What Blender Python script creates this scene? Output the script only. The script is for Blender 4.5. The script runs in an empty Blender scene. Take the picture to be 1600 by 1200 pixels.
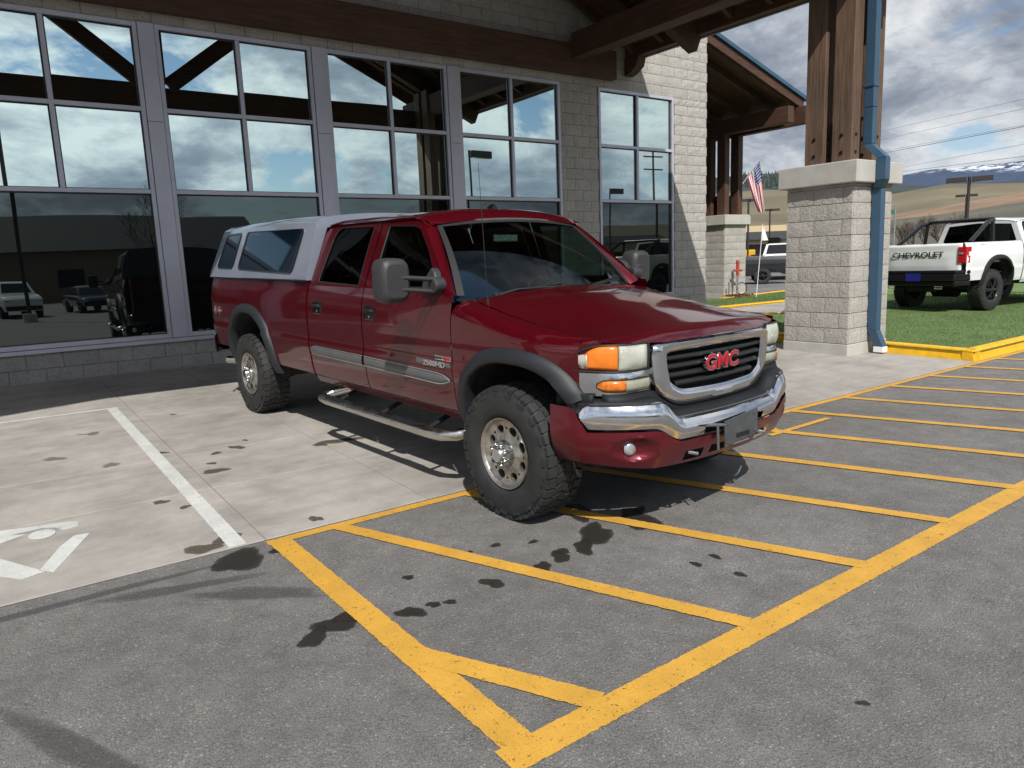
import bpy, math, random
from mathutils import Vector, Matrix, noise
from math import sin, cos, pi, radians as R_

random.seed(7)
scene = bpy.context.scene
COL = scene.collection

# ------------------------------------------------------------------ camera
CAMR = Vector((0.8132, -0.5806, -0.0400))
CAMM = None
def make_camera():
    yaw, pit, rol = 0.619603947, 0.167411607, -0.0400102414
    f = Vector((sin(yaw)*cos(pit), cos(yaw)*cos(pit), -sin(pit)))
    r = Vector((cos(yaw), -sin(yaw), 0)); u = r.cross(f)
    r2 = cos(rol)*r + sin(rol)*u; u2 = -sin(rol)*r + cos(rol)*u
    cd = bpy.data.cameras.new('camera'); cam = bpy.data.objects.new('camera', cd)
    COL.objects.link(cam)
    m = Matrix((r2, u2, -f)).transposed().to_4x4(); m.translation = (0, 0, 1.52)
    cam.matrix_world = m
    cd.sensor_width = 36; cd.lens = 36*1135/1600; cd.clip_start = .05; cd.clip_end = 30000
    scene.camera = cam
make_camera()

# ------------------------------------------------------------------ sky, sun, exposure
SUNV = Vector((1, 1.84, -2.2)).normalized()          # the way the light travels
SUN_EL = math.asin(-SUNV.z)
SUN_AZ = math.atan2(-SUNV.x, -SUNV.y)                # compass bearing of the sun from +Y towards +X
def nd(nt, t, **kw):
    n = nt.nodes.new(t)
    for k, v in kw.items(): setattr(n, k, v)
    return n
def make_world():
    w = bpy.data.worlds.new('World'); scene.world = w; w.use_nodes = True
    nt = w.node_tree; nt.nodes.clear(); L = nt.links.new
    out = nd(nt, 'ShaderNodeOutputWorld'); bg = nd(nt, 'ShaderNodeBackground')
    sky = nd(nt, 'ShaderNodeTexSky', sky_type='NISHITA', sun_disc=False)
    sky.sun_elevation = SUN_EL; sky.sun_rotation = SUN_AZ; sky.altitude = 900; sky.air_density = 1.0; sky.dust_density = .6
    bg.inputs['Strength'].default_value = 1.0
    tc = nd(nt, 'ShaderNodeTexCoord'); sep = nd(nt, 'ShaderNodeSeparateXYZ'); L(tc.outputs['Generated'], sep.inputs[0])
    def M(op, a, b=None, c=None, clamp=False):
        n = nd(nt, 'ShaderNodeMath', operation=op, use_clamp=clamp)
        for i, x in enumerate((a, b, c)):
            if x is None: continue
            if isinstance(x, (int, float)): n.inputs[i].default_value = x
            else: L(x, n.inputs[i])
        return n.outputs[0]
    z = M('MAXIMUM', sep.outputs[2], 0.0)
    den = M('ADD', z, 0.32)
    px = M('DIVIDE', sep.outputs[0], den); py = M('DIVIDE', sep.outputs[1], den)
    cmb = nd(nt, 'ShaderNodeCombineXYZ'); L(px, cmb.inputs[0]); L(py, cmb.inputs[1]); cmb.inputs[2].default_value = 3.7
    def noise_(scale, detail, rough, dist, off, vec=None):
        mp = nd(nt, 'ShaderNodeMapping'); mp.inputs['Location'].default_value = off
        L(vec or cmb.outputs[0], mp.inputs[0])
        n = nd(nt, 'ShaderNodeTexNoise'); n.inputs['Scale'].default_value = scale; n.inputs['Detail'].default_value = detail
        n.inputs['Roughness'].default_value = rough; n.inputs['Distortion'].default_value = dist
        L(mp.outputs[0], n.inputs['Vector']); return n.outputs[0]
    cover = noise_(1.9, 10, .60, .25, (2.1, 5.3, 0))
    shade = noise_(3.0, 11, .64, .3, (7.7, 1.2, 2))
    body = noise_(1.5, 6, .5, .2, (4.0, 9.0, 5))
    def ramp(v, stops):
        r = nd(nt, 'ShaderNodeValToRGB'); L(v, r.inputs[0]); e = r.color_ramp.elements
        while len(e) > 1: e.remove(e[-1])
        e[0].position, e[0].color = stops[0][0], (*stops[0][1], 1)
        for p, c in stops[1:]:
            q = e.new(p); q.color = (*c, 1)
        return r.outputs[0]
    mask = ramp(cover, [(0.40, (0, 0, 0)), (0.465, (1, 1, 1))])
    mix_s = M('ADD', M('MULTIPLY', shade, .5), M('MULTIPLY', body, .5))
    ccol0 = ramp(mix_s, [(0.36, (.21, .245, .32)), (0.44, (.30, .345, .43)), (0.485, (.43, .48, .56)), (0.53, (.68, .72, .78)), (0.59, (.95, .97, .99))])
    # clouds on the sun's side are lit from behind and glow
    sdir = nd(nt, 'ShaderNodeVectorMath', operation='DOT_PRODUCT'); L(tc.outputs['Generated'], sdir.inputs[0]); sdir.inputs[1].default_value = tuple(-SUNV)
    glow = M('MULTIPLY_ADD', M('POWER', M('MAXIMUM', M('MULTIPLY_ADD', sdir.outputs['Value'], .5, .5), 0.0), 3.0), .60, .84)
    gl = nd(nt, 'ShaderNodeCombineColor'); [L(glow, gl.inputs[i]) for i in range(3)]
    ccm = nd(nt, 'ShaderNodeMix', data_type='RGBA', blend_type='MULTIPLY'); ccm.inputs[0].default_value = 1; L(ccol0, ccm.inputs[6]); L(gl.outputs[0], ccm.inputs[7]); ccol = ccm.outputs[2]
    skys = nd(nt, 'ShaderNodeMix', data_type='RGBA', blend_type='MULTIPLY'); skys.inputs[0].default_value = 1
    L(sky.outputs[0], skys.inputs[6]); skys.inputs[7].default_value = (.11, .11, .11, 1)
    mx = nd(nt, 'ShaderNodeMix', data_type='RGBA'); L(mask, mx.inputs[0]); L(skys.outputs[2], mx.inputs[6]); L(ccol, mx.inputs[7])
    # a paler veil close to the horizon
    veil = M('SUBTRACT', 1.0, M('MULTIPLY', z, 5.0), clamp=True); veil = M('MULTIPLY', veil, .22)
    mx2 = nd(nt, 'ShaderNodeMix', data_type='RGBA'); L(veil, mx2.inputs[0]); L(mx.outputs[2], mx2.inputs[6]); mx2.inputs[7].default_value = (.52, .58, .68, 1)
    L(mx2.outputs[2], bg.inputs['Color'])
    L(bg.outputs[0], out.inputs['Surface'])
make_world()
sun = bpy.data.lights.new('sun', 'SUN'); sun.energy = 5.0; sun.angle = R_(.53); sun.color = (1, .955, .89)
so = bpy.data.objects.new('sun', sun); COL.objects.link(so)
so.rotation_euler = SUNV.to_track_quat('-Z', 'Y').to_euler(); so.location = (-8, -15, 18)
scene.view_settings.view_transform = 'Standard'; scene.view_settings.look = 'None'
scene.view_settings.exposure = 0.0; scene.view_settings.gamma = 1
scene.render.engine = 'CYCLES'
scene.cycles.use_denoising = True
scene.cycles.max_bounces = 8; scene.cycles.glossy_bounces = 5; scene.cycles.transmission_bounces = 6; scene.cycles.transparent_max_bounces = 12
scene.cycles.caustics_reflective = False; scene.cycles.caustics_refractive = False

# ------------------------------------------------------------------ materials
MATS = {}
def newmat(name):
    m = bpy.data.materials.new(name); m.use_nodes = True; nt = m.node_tree; nt.nodes.clear()
    out = nd(nt, 'ShaderNodeOutputMaterial'); b = nd(nt, 'ShaderNodeBsdfPrincipled'); nt.links.new(b.outputs[0], out.inputs[0])
    MATS[name] = m
    return m, nt, b, out
def tcoord(nt, scale=(1, 1, 1), rot=(0, 0, 0)):
    tc = nd(nt, 'ShaderNodeTexCoord'); mp = nd(nt, 'ShaderNodeMapping')
    mp.inputs['Scale'].default_value = scale; mp.inputs['Rotation'].default_value = rot
    nt.links.new(tc.outputs['Object'], mp.inputs[0]); return mp.outputs[0]
def nz(nt, vec, scale, detail=4, rough=.55, dist=0):
    n = nd(nt, 'ShaderNodeTexNoise'); n.inputs['Scale'].default_value = scale; n.inputs['Detail'].default_value = detail
    n.inputs['Roughness'].default_value = rough; n.inputs['Distortion'].default_value = dist
    nt.links.new(vec, n.inputs['Vector']); return n.outputs[0]
def crmp(nt, v, stops):
    r = nd(nt, 'ShaderNodeValToRGB'); nt.links.new(v, r.inputs[0]); e = r.color_ramp.elements
    while len(e) > 1: e.remove(e[-1])
    def c4(c): return (c, c, c, 1) if isinstance(c, (int, float)) else (*c, 1)
    e[0].position, e[0].color = stops[0][0], c4(stops[0][1])
    for p, c in stops[1:]:
        q = e.new(p); q.color = c4(c)
    return r.outputs[0]
def mixc(nt, fac, a, b, mode='MIX'):
    n = nd(nt, 'ShaderNodeMix', data_type='RGBA', blend_type=mode)
    for i, x in ((0, fac), (6, a), (7, b)):
        if isinstance(x, (int, float)): n.inputs[i].default_value = x if i == 0 else (x, x, x, 1)
        elif isinstance(x, tuple): n.inputs[i].default_value = (*x, 1)
        else: nt.links.new(x, n.inputs[i])
    return n.outputs[2]
def bump(nt, b, h, strength, dist):
    n = nd(nt, 'ShaderNodeBump'); n.inputs['Strength'].default_value = strength; n.inputs['Distance'].default_value = dist
    nt.links.new(h, n.inputs['Height']); nt.links.new(n.outputs[0], b.inputs['Normal']); return n
def simple(name, col, rough=.5, metal=0, var=.12, vs=6, bmp=0, bs=60, coat=0, coatr=.03, stretch=(1, 1, 1), spec=None, rvar=0):
    m, nt, b, out = newmat(name)
    v = tcoord(nt, stretch)
    n = nz(nt, v, vs, 5)
    lo = tuple(c*(1-var) for c in col); hi = tuple(min(1, c*(1+var)) for c in col)
    nt.links.new(crmp(nt, n, [(.3, lo), (.7, hi)]), b.inputs['Base Color'])
    b.inputs['Metallic'].default_value = metal
    b.inputs['Roughness'].default_value = rough
    if rvar:
        nt.links.new(crmp(nt, nz(nt, v, vs*2.3, 5), [(.3, max(0, rough-rvar)), (.7, min(1, rough+rvar))]), b.inputs['Roughness'])
    if coat: b.inputs['Coat Weight'].default_value = coat; b.inputs['Coat Roughness'].default_value = coatr
    if spec is not None: b.inputs['Specular IOR Level'].default_value = spec
    if bmp: bump(nt, b, nz(nt, v, bs, 4), bmp, .01)
    return m

def m_asphalt():
    m, nt, b, out = newmat('asphalt'); v = tcoord(nt); L = nt.links.new
    fine = nz(nt, v, 230, 5, .8); ag = nd(nt, 'ShaderNodeTexVoronoi'); ag.inputs['Scale'].default_value = 80; L(v, ag.inputs['Vector'])
    ag2 = nd(nt, 'ShaderNodeTexVoronoi'); ag2.inputs['Scale'].default_value = 150; L(v, ag2.inputs['Vector'])
    big = nz(nt, v, .7, 6, .6); mid = nz(nt, v, 9, 5, .6)
    base = crmp(nt, fine, [(.34, (.048, .047, .045)), (.47, (.135, .130, .125)), (.55, (.195, .188, .180)), (.68, (.38, .365, .345))])
    sep = nd(nt, 'ShaderNodeSeparateColor'); L(ag.outputs['Color'], sep.inputs[0])
    light = crmp(nt, sep.outputs[0], [(.88, 0), (.92, 1)])
    near = crmp(nt, ag.outputs['Distance'], [(.28, 1), (.42, 0)])
    lm = mixc(nt, 1, light, near, 'MULTIPLY')
    c = mixc(nt, mixc(nt, 1, lm, .75, 'MULTIPLY'), base, (.33, .32, .30))
    sep2 = nd(nt, 'ShaderNodeSeparateColor'); L(ag2.outputs['Color'], sep2.inputs[0])
    dk = mixc(nt, 1, crmp(nt, sep2.outputs[1], [(.80, 0), (.84, 1)]), crmp(nt, ag2.outputs['Distance'], [(.25, 1), (.4, 0)]), 'MULTIPLY')
    c = mixc(nt, dk, c, (.05, .049, .048))
    c = mixc(nt, 1, c, crmp(nt, big, [(.3, .76), (.7, 1.14)]), 'MULTIPLY')
    c = mixc(nt, 1, c, crmp(nt, mid, [(.3, .80), (.7, 1.12)]), 'MULTIPLY')
    L(c, b.inputs['Base Color']); b.inputs['Roughness'].default_value = .82
    h = mixc(nt, .5, fine, ag.outputs['Distance'])
    bump(nt, b, h, .8, .007)
m_asphalt()
def m_concrete(name='concrete', tint=(.372, .347, .318)):
    m, nt, b, out = newmat(name); v = tcoord(nt); L = nt.links.new
    big = nz(nt, v, .9, 7, .62, .4); mid = nz(nt, v, 5, 6, .6); fine = nz(nt, v, 170, 3)
    st = nz(nt, tcoord(nt, (.5, 3.2, 1)), 2.2, 6, .6, .3)
    c = crmp(nt, big, [(.3, tuple(x*.72 for x in tint)), (.55, tint), (.75, tuple(x*1.14 for x in tint))])
    c = mixc(nt, 1, c, crmp(nt, mid, [(.3, .84), (.6, 1.05)]), 'MULTIPLY')
    c = mixc(nt, 1, c, crmp(nt, st, [(.32, .88), (.5, 1.0), (.8, 1.05)]), 'MULTIPLY')
    c = mixc(nt, .5, c, mixc(nt, 1, c, crmp(nt, fine, [(.35, .8), (.6, 1.1)]), 'MULTIPLY'))
    L(c, b.inputs['Base Color']); b.inputs['Roughness'].default_value = .75
    bump(nt, b, fine, .25, .002)
m_concrete()
def m_paint(name, col, wear=.5):
    m, nt, b, out = newmat(name); v = tcoord(nt); L = nt.links.new
    n = nz(nt, v, 130, 4, .7); n2 = nz(nt, v, 6, 5, .6); n3 = nz(nt, v, 34, 5, .65)
    c = crmp(nt, n2, [(.3, tuple(x*.86 for x in col)), (.7, tuple(min(1, x*1.08) for x in col))])
    c = mixc(nt, 1, c, crmp(nt, n, [(.3, .80), (.55, 1.0)]), 'MULTIPLY')
    L(c, b.inputs['Base Color']); b.inputs['Roughness'].default_value = .6
    bump(nt, b, nz(nt, v, 240, 3, .7), .45, .003)
    # chips and ragged edges where the paint has worn off: edge closeness is stored in the uv v coordinate
    uv = nd(nt, 'ShaderNodeUVMap', uv_map='edge'); sp = nd(nt, 'ShaderNodeSeparateXYZ'); L(uv.outputs[0], sp.inputs[0])
    e = nd(nt, 'ShaderNodeMath', operation='MULTIPLY_ADD'); L(sp.outputs[0], e.inputs[0]); e.inputs[1].default_value = 1.0
    ed = nd(nt, 'ShaderNodeMath', operation='MULTIPLY'); L(n3, ed.inputs[0]); ed.inputs[1].default_value = .022
    cmp = nd(nt, 'ShaderNodeMath', operation='GREATER_THAN'); L(sp.outputs[0], cmp.inputs[0]); L(ed.outputs[0], cmp.inputs[1])
    chip = crmp(nt, mixc(nt, .5, n3, n), [(.388, 0), (.41, 1)])
    al = nd(nt, 'ShaderNodeMath', operation='MULTIPLY'); L(cmp.outputs[0], al.inputs[0]); L(chip, al.inputs[1])
    L(al.outputs[0], b.inputs['Alpha'])
m_paint('yellow_road_paint', (.60, .33, .050)); m_paint('white_road_paint', (.60, .61, .59))
def m_stain(name, col, a=.9, rough=.5):
    m, nt, b, out = newmat(name); v = tcoord(nt); L = nt.links.new
    n = nz(nt, v, 150, 4, .7)
    L(crmp(nt, n, [(.3, tuple(x*.4 for x in col)), (.7, tuple(x*1.7 for x in col))]), b.inputs['Base Color']); b.inputs['Roughness'].default_value = rough
    uv = nd(nt, 'ShaderNodeUVMap', uv_map='edge'); sp = nd(nt, 'ShaderNodeSeparateXYZ'); L(uv.outputs[0], sp.inputs[0])
    s = nd(nt, 'ShaderNodeMath', operation='ADD'); L(sp.outputs[0], s.inputs[0]); L(mixc(nt, .45, nz(nt, v, 26, 5, .7), nz(nt, v, 160, 4, .8)), s.inputs[1])
    L(crmp(nt, s.outputs[0], [(.50, 0), (.60 if 'oil' in name else .8, a*.62), (1.05 if 'oil' in name else 1.3, a)]), b.inputs['Alpha'])
    bump(nt, b, n, .3, .003)
m_stain('oil_on_asphalt', (.026, .023, .020), .9, .45); m_stain('oil_on_concrete', (.092, .078, .062), .8); m_stain('faint_stain', (.17, .155, .14), .6)
m_stain('tyre_scuff', (.060, .060, .060), .42, .8)

def m_block(name, tint, rough_b):
    m, nt, b, out = newmat(name); L = nt.links.new
    tc = nd(nt, 'ShaderNodeTexCoord'); oi = nd(nt, 'ShaderNodeObjectInfo')
    ad = nd(nt, 'ShaderNodeVectorMath', operation='ADD'); L(tc.outputs['Object'], ad.inputs[0])
    sc_ = nd(nt, 'ShaderNodeVectorMath', operation='SCALE'); L(oi.outputs['Location'], sc_.inputs[0]); sc_.inputs[3].default_value = 1.0
    L(sc_.outputs[0], ad.inputs[1]); v = ad.outputs[0]
    n = nz(nt, v, 38, 6, .65); n2 = nz(nt, v, 3, 5, .6); n3 = nz(nt, v, 200, 3, .7)
    c = crmp(nt, n, [(.25, tuple(x*.72 for x in tint)), (.5, tint), (.78, tuple(min(1, x*1.22) for x in tint))])
    c = mixc(nt, 1, c, crmp(nt, n2, [(.3, .88), (.7, 1.08)]), 'MULTIPLY')
    rv = crmp(nt, oi.outputs['Random'], [(0, .95), (1, 1.04)])
    c = mixc(nt, 1, c, rv, 'MULTIPLY')
    c = mixc(nt, 1, c, crmp(nt, n3, [(.3, .82), (.6, 1.05)]), 'MULTIPLY')
    L(c, b.inputs['Base Color']); b.inputs['Roughness'].default_value = .88
    bump(nt, b, mixc(nt, .25, nz(nt, v, 24, 7, .68, .6), n), rough_b, .05)
m_block('split_face_block', (.44, .418, .38), .6); m_block('smooth_block', (.36, .345, .32), .3)
def m_wood(name, col, axis, dark=.5):
    m, nt, b, out = newmat(name); L = nt.links.new
    s = [14, 14, 14]; s[axis] = .7
    v = tcoord(nt, tuple(s)); n = nz(nt, v, 2.2, 8, .62, .8); n2 = nz(nt, tcoord(nt), 1.6, 4)
    fine = nz(nt, tcoord(nt, tuple(3*x if i != axis else x for i, x in enumerate(s))), 3, 5, .6)
    c = crmp(nt, n, [(.3, tuple(x*dark for x in col)), (.5, col), (.68, tuple(x*1.35 for x in col))])
    c = mixc(nt, 1, c, crmp(nt, fine, [(.35, .7), (.6, 1.08)]), 'MULTIPLY')
    c = mixc(nt, 1, c, crmp(nt, n2, [(.3, .8), (.7, 1.1)]), 'MULTIPLY')
    L(c, b.inputs['Base Color']); b.inputs['Roughness'].default_value = .7
    bump(nt, b, mixc(nt, .5, n, fine), .4, .004)
for ax, nm in ((0, 'x'), (1, 'y'), (2, 'z')): m_wood('timber_'+nm, (.082, .038, .022), ax)  # canopy wood, its colour darkened to carry the shade under the roof
m_wood('sunlit_weathered_timber', (.135, .084, .055), 2)  # paler copy for the posts: weathering plus sunlight put into the colour
simple('aluminium_frame', (.52, .53, .60), .42, .30, .06, 3)
simple('dark_gasket', (.012, .012, .013), .5)
simple('concrete_cap', (.44, .43, .39), .85, 0, .10, 5, .3, 120)
simple('grey_metal_edge', (.10, .115, .12), .5, .2)
simple('blue_metal', (.034, .085, .145), .42, .1, .12, 4, coat=.2)
simple('blue_roof', (.10, .22, .34), .4, .1)
simple('yellow_curb_paint', (.74, .42, .012), .6, 0, .16, 9, .35, 90)
simple('black_bolt', (.02, .02, .02), .5, .6)
simple('mortar', (.20, .19, .175), .9, 0, .1, 20)
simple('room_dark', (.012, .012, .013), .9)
simple('white_cap', (.8, .8, .8), .6)
def schlick(nt, f0=.045):
    lw = nd(nt, 'ShaderNodeLayerWeight'); lw.inputs[0].default_value = .5
    p = nd(nt, 'ShaderNodeMath', operation='POWER'); nt.links.new(lw.outputs['Facing'], p.inputs[0]); p.inputs[1].default_value = 5
    a = nd(nt, 'ShaderNodeMath', operation='MULTIPLY_ADD'); nt.links.new(p.outputs[0], a.inputs[0]); a.inputs[1].default_value = 1-f0; a.inputs[2].default_value = f0
    return a.outputs[0]
def m_window(name, tint, refl, wav):
    m, nt, b, out = newmat(name); L = nt.links.new; nt.nodes.remove(b)
    g = nd(nt, 'ShaderNodeBsdfGlossy'); g.inputs['Color'].default_value = (*tint, 1); g.inputs['Roughness'].default_value = .0
    d = nd(nt, 'ShaderNodeBsdfDiffuse'); d.inputs['Color'].default_value = (.006, .008, .008, 1)
    fr = schlick(nt)
    ma = nd(nt, 'ShaderNodeMath', operation='MULTIPLY_ADD', use_clamp=True); L(fr, ma.inputs[0]); ma.inputs[1].default_value = 1-refl; ma.inputs[2].default_value = refl
    tc = nd(nt, 'ShaderNodeTexCoord'); n = nz(nt, tc.outputs['Object'], .55, 1, .4)
    bp = nd(nt, 'ShaderNodeBump'); bp.inputs['Strength'].default_value = wav; bp.inputs['Distance'].default_value = .02; L(n, bp.inputs['Height']); L(bp.outputs[0], g.inputs['Normal'])
    mx = nd(nt, 'ShaderNodeMixShader'); L(ma.outputs[0], mx.inputs[0]); L(d.outputs[0], mx.inputs[1]); L(g.outputs[0], mx.inputs[2]); L(mx.outputs[0], out.inputs[0])
m_window('reflective_glass', (.74, .90, .88), .74, .11); m_window('tinted_lower_glass', (.62, .72, .70), .14, .13)

# ------------------------------------------------------------------ mesh helpers
class MB:
    def __init__(s): s.v = []; s.f = []
    def quadgrid(s, rows, closeu=False, closev=False, skip=None, flip=False):
        o = len(s.v); nr = len(rows); nc = len(rows[0])
        for r in rows: s.v.extend(tuple(p) for p in r)
        for i in range(nr if closeu else nr-1):
            for j in range(nc if closev else nc-1):
                if skip and skip(i, j): continue
                i2, j2 = (i+1) % nr, (j+1) % nc
                q = (o+i*nc+j, o+i*nc+j2, o+i2*nc+j2, o+i2*nc+j)
                s.f.append(q[::-1] if flip else q)
        return s
    def poly(s, pts, flip=False):
        o = len(s.v); s.v.extend(tuple(p) for p in pts); q = tuple(range(o, o+len(pts))); s.f.append(q[::-1] if flip else q); return s
    def box(s, a, b):
        x0, y0, z0 = a; x1, y1, z1 = b; o = len(s.v)
        s.v += [(x0,y0,z0),(x1,y0,z0),(x1,y1,z0),(x0,y1,z0),(x0,y0,z1),(x1,y0,z1),(x1,y1,z1),(x0,y1,z1)]
        s.f += [(o,o+3,o+2,o+1),(o+4,o+5,o+6,o+7),(o,o+1,o+5,o+4),(o+1,o+2,o+6,o+5),(o+2,o+3,o+7,o+6),(o+3,o,o+4,o+7)]
        return s
    def hexa(s, p):                                   # eight corners, bottom ring then top ring
        o = len(s.v); s.v += [tuple(q) for q in p]
        s.f += [(o,o+3,o+2,o+1),(o+4,o+5,o+6,o+7),(o,o+1,o+5,o+4),(o+1,o+2,o+6,o+5),(o+2,o+3,o+7,o+6),(o+3,o,o+4,o+7)]
        return s
    def prism(s, pts, d):                             # closed outline pushed along d
        o = len(s.v); n = len(pts); d = Vector(d)
        s.v += [tuple(Vector(p)) for p in pts] + [tuple(Vector(p)+d) for p in pts]
        s.f.append(tuple(range(o+n-1, o-1, -1))); s.f.append(tuple(range(o+n, o+2*n)))
        for i in range(n): j = (i+1) % n; s.f.append((o+i, o+j, o+n+j, o+n+i))
        return s
    def tube(s, path, r, n=8, cap=True, square=False):
        path = [Vector(p) for p in path]; rings = []
        prev = None
        for i, p in enumerate(path):
            t = (path[min(i+1, len(path)-1)]-path[max(i-1, 0)]).normalized()
            if prev is None:
                a = Vector((0, 0, 1)) if abs(t.z) < .9 else Vector((1, 0, 0)); u = t.cross(a).normalized()
            else:
                u = (prev-t*prev.dot(t)).normalized()
            w = t.cross(u); prev = u; rr = r[i] if isinstance(r, (list, tuple)) else r
            rings.append([p+u*rr*cos(2*pi*k/n+(pi/4 if square else 0))+w*rr*sin(2*pi*k/n+(pi/4 if square else 0)) for k in range(n)])
        o = len(s.v); s.quadgrid(rings, closev=True)
        if cap:
            s.f.append(tuple(o+k for k in range(n))[::-1]); e = o+(len(rings)-1)*n; s.f.append(tuple(e+k for k in range(n)))
        return s
    def lathe(s, prof, n=32, axis='y', c=(0, 0, 0)):  # prof = [(along, radius)]
        rows = []
        for a, r in prof:
            row = []
            for k in range(n):
                t = 2*pi*k/n
                p = {'y': (r*cos(t), a, r*sin(t)), 'z': (r*cos(t), r*sin(t), a), 'x': (a, r*cos(t), r*sin(t))}[axis]
                row.append((p[0]+c[0], p[1]+c[1], p[2]+c[2]))
            rows.append(row)
        return s.quadgrid(rows, closev=True)
    def ring(s, outer, inner):                        # strip between two closed outlines of equal count
        return s.quadgrid([outer, inner], closev=True)
    def mesh(s, name):
        me = bpy.data.meshes.new(name); me.from_pydata(s.v, [], s.f); me.validate(); me.update(); return me
def link(name, me, mat, parent=None, smooth=None, bevel=0, solid=0, sub=0):
    o = bpy.data.objects.new(name, me); COL.objects.link(o)
    if mat is not None:
        me.materials.clear(); me.materials.append(MATS[mat] if isinstance(mat, str) else mat)
    if parent: o.parent = parent
    if smooth is not None:
        me.shade_smooth()
        if smooth: me.set_sharp_from_angle(angle=R_(smooth))
    if solid:
        q = o.modifiers.new('solid', 'SOLIDIFY'); q.thickness = abs(solid); q.offset = 0
    if bevel:
        q = o.modifiers.new('bevel', 'BEVEL'); q.width = bevel; q.segments = 2; q.limit_method = 'ANGLE'
    return o
def put(name, mb, mat, parent=None, **kw): return link(name, mb.mesh(name), mat, parent, **kw)
def thing(name, label, cat, loc=(0, 0, 0), rotz=0, group=None):
    o = bpy.data.objects.new(name, None); COL.objects.link(o); o.location = loc; o.rotation_euler = (0, 0, rotz)
    o.empty_display_size = .2
    return tag(o, label, cat, group)
def tag(o, label, cat, group=None):
    o['label'] = label; o['category'] = cat
    if group: o['group'] = group
    return o
def struct(o): o['kind'] = 'structure'; return o
def copy_tree(o, parent=None):
    c = o.copy(); COL.objects.link(c)
    if parent: c.parent = parent
    for ch in list(o.children): copy_tree(ch, c)
    return c
def edge_uv(o, fn):
    me = o.data; uv = me.uv_layers.new(name='edge')
    for l in me.loops: uv.data[l.index].uv = (fn(me.vertices[l.vertex_index].co), 0)
def gz(y): return .02*max(-8, min(y, 11.2))            # the yard falls gently away from the building

# ================================================================== ground
def sheet(name, x0, x1, ys, dz, mat, nx=1):
    mb = MB(); rows = [[(x0+(x1-x0)*i/nx, y, gz(y)+dz) for i in range(nx+1)] for y in ys]
    mb.quadgrid(rows, flip=True); return put(name, mb, mat)
def far_ground():
    simple('dry_ground', (.17, .145, .10), .95, 0, .3, .02)
    mb = MB(); ys = [-9000, -150, 150, 9000]
    mb.quadgrid([[(x, y, -.5) for x in (-9000, 0, 9000)] for y in ys], flip=True)
    return struct(put('terrain', mb, 'dry_ground'))
far_ground()
LOT = struct(sheet('parking_lot', -140, 150, [-140, -8, 0, 11.2, 140], -.004, 'asphalt', 2))
# pavement in front of the doors: slabs with open joints on a dark bed
PAVE = struct(sheet('pavement', -9.9, 13.4, [3.862, 11.03], -.0015, 'mortar'))
xs = [-9.9, -5.0, -2.93, -.93, 1.072, 2.083, 4.1, 6.1, 8.1, 9.75]; ys = [3.864, 5.003, 5.995, 7.5, 9.2, 11.028]
for i in range(len(xs)-1):
    for j in range(len(ys)-1):
        if 1.0 < xs[i] < 2.0 and j == 1: pass
        a, b, c, d = xs[i]+.0035, xs[i+1]-.0035, ys[j]+.0035, ys[j+1]-.0035
        mb = MB(); k = .006
        def T(x, y, dz): return (x, y, gz(y)+dz)
        mb.hexa([T(a,c,-.05),T(b,c,-.05),T(b,d,-.05),T(a,d,-.05),T(a,c,.003),T(b,c,.003),T(b,d,.003),T(a,d,.003)])
        put('slab', mb, 'concrete', PAVE, bevel=.003)
mb = MB(); mb.poly([(9.757, 8.62, gz(8.62)+.003), (13.39, 8.62, gz(8.62)+.003), (13.39, 11.02, gz(11)+.003), (9.757, 11.02, gz(11)+.003)]); put('slab', mb, 'concrete', PAVE)
mb = MB(); mb.poly([(13.41, 9.0, .186), (30, 9.9, .2), (30, 10.9, .222), (13.41, 10.9, .222)]); struct(put('concrete_drive', mb, 'concrete'))

# painted lines
def decal(name, mat, parent, pts_rows, dz, edge):
    mb = MB(); mb.quadgrid([[(x, y, gz(y)+dz) for x, y in r] for r in pts_rows], flip=False)
    o = put(name, mb, mat, parent); me = o.data
    uv = me.uv_layers.new(name='edge'); n = len(pts_rows[0])
    for l in me.loops:
        i, j = divmod(l.vertex_index, n); uv.data[l.index].uv = (edge(i, j), 0)
    return o
def line(p, q, w, mat, parent, dz, name='painted_line', soft=(.0, .0), segs=6):
    p = Vector(p); q = Vector(q); t = (q-p).normalized(); n = Vector((-t.y, t.x)); rows = []
    for i in range(segs+1):
        c = p.lerp(q, i/segs); rows.append([c+n*w*k for k in (-.5, -.25, 0, .25, .5)])
    e = (soft[0], w*.25, w*.5, w*.25, soft[1])
    return decal(name, mat, parent, rows, dz, lambda i, j: e[j])
Y0, Y1, DX = 3.80, 1.70, .872
line((1.06, 3.812), (12.4, 3.818), .092, 'yellow_road_paint', LOT, .0, segs=30)
line((1.125, 3.84), (1.175, 1.62), .140, 'yellow_road_paint', LOT, .0016)
line((1.09, 1.640), (13.2, 1.70), .140, 'yellow_road_paint', LOT, .0008, segs=30)
k = 0
for k in range(0, 13):
    xa = 1.46+DX*k; line((xa, Y0-.01), (xa+.882, Y1-.005), .112, 'yellow_road_paint', LOT, .0024+.0004*(k % 2))
line((1.165, 2.34), (1.515, 1.685), .125, 'yellow_road_paint', LOT, .0028)
line((4.93, 3.40), (5.80, 3.42), .075, 'yellow_road_paint', LOT, .0032)
line((5.02, 3.55), (5.16, 3.50), .10, 'yellow_road_paint', LOT, .0034)
line((.925, 8.50), (.925, 3.868), .115, 'white_road_paint', PAVE, .0050)
line((.98, 8.48), (-4.6, 8.50), .09, 'white_road_paint', PAVE, .0058, segs=12)
line((-4.6, 8.5), (-4.6, 3.868), .115, 'white_road_paint', PAVE, .0050)
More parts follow.
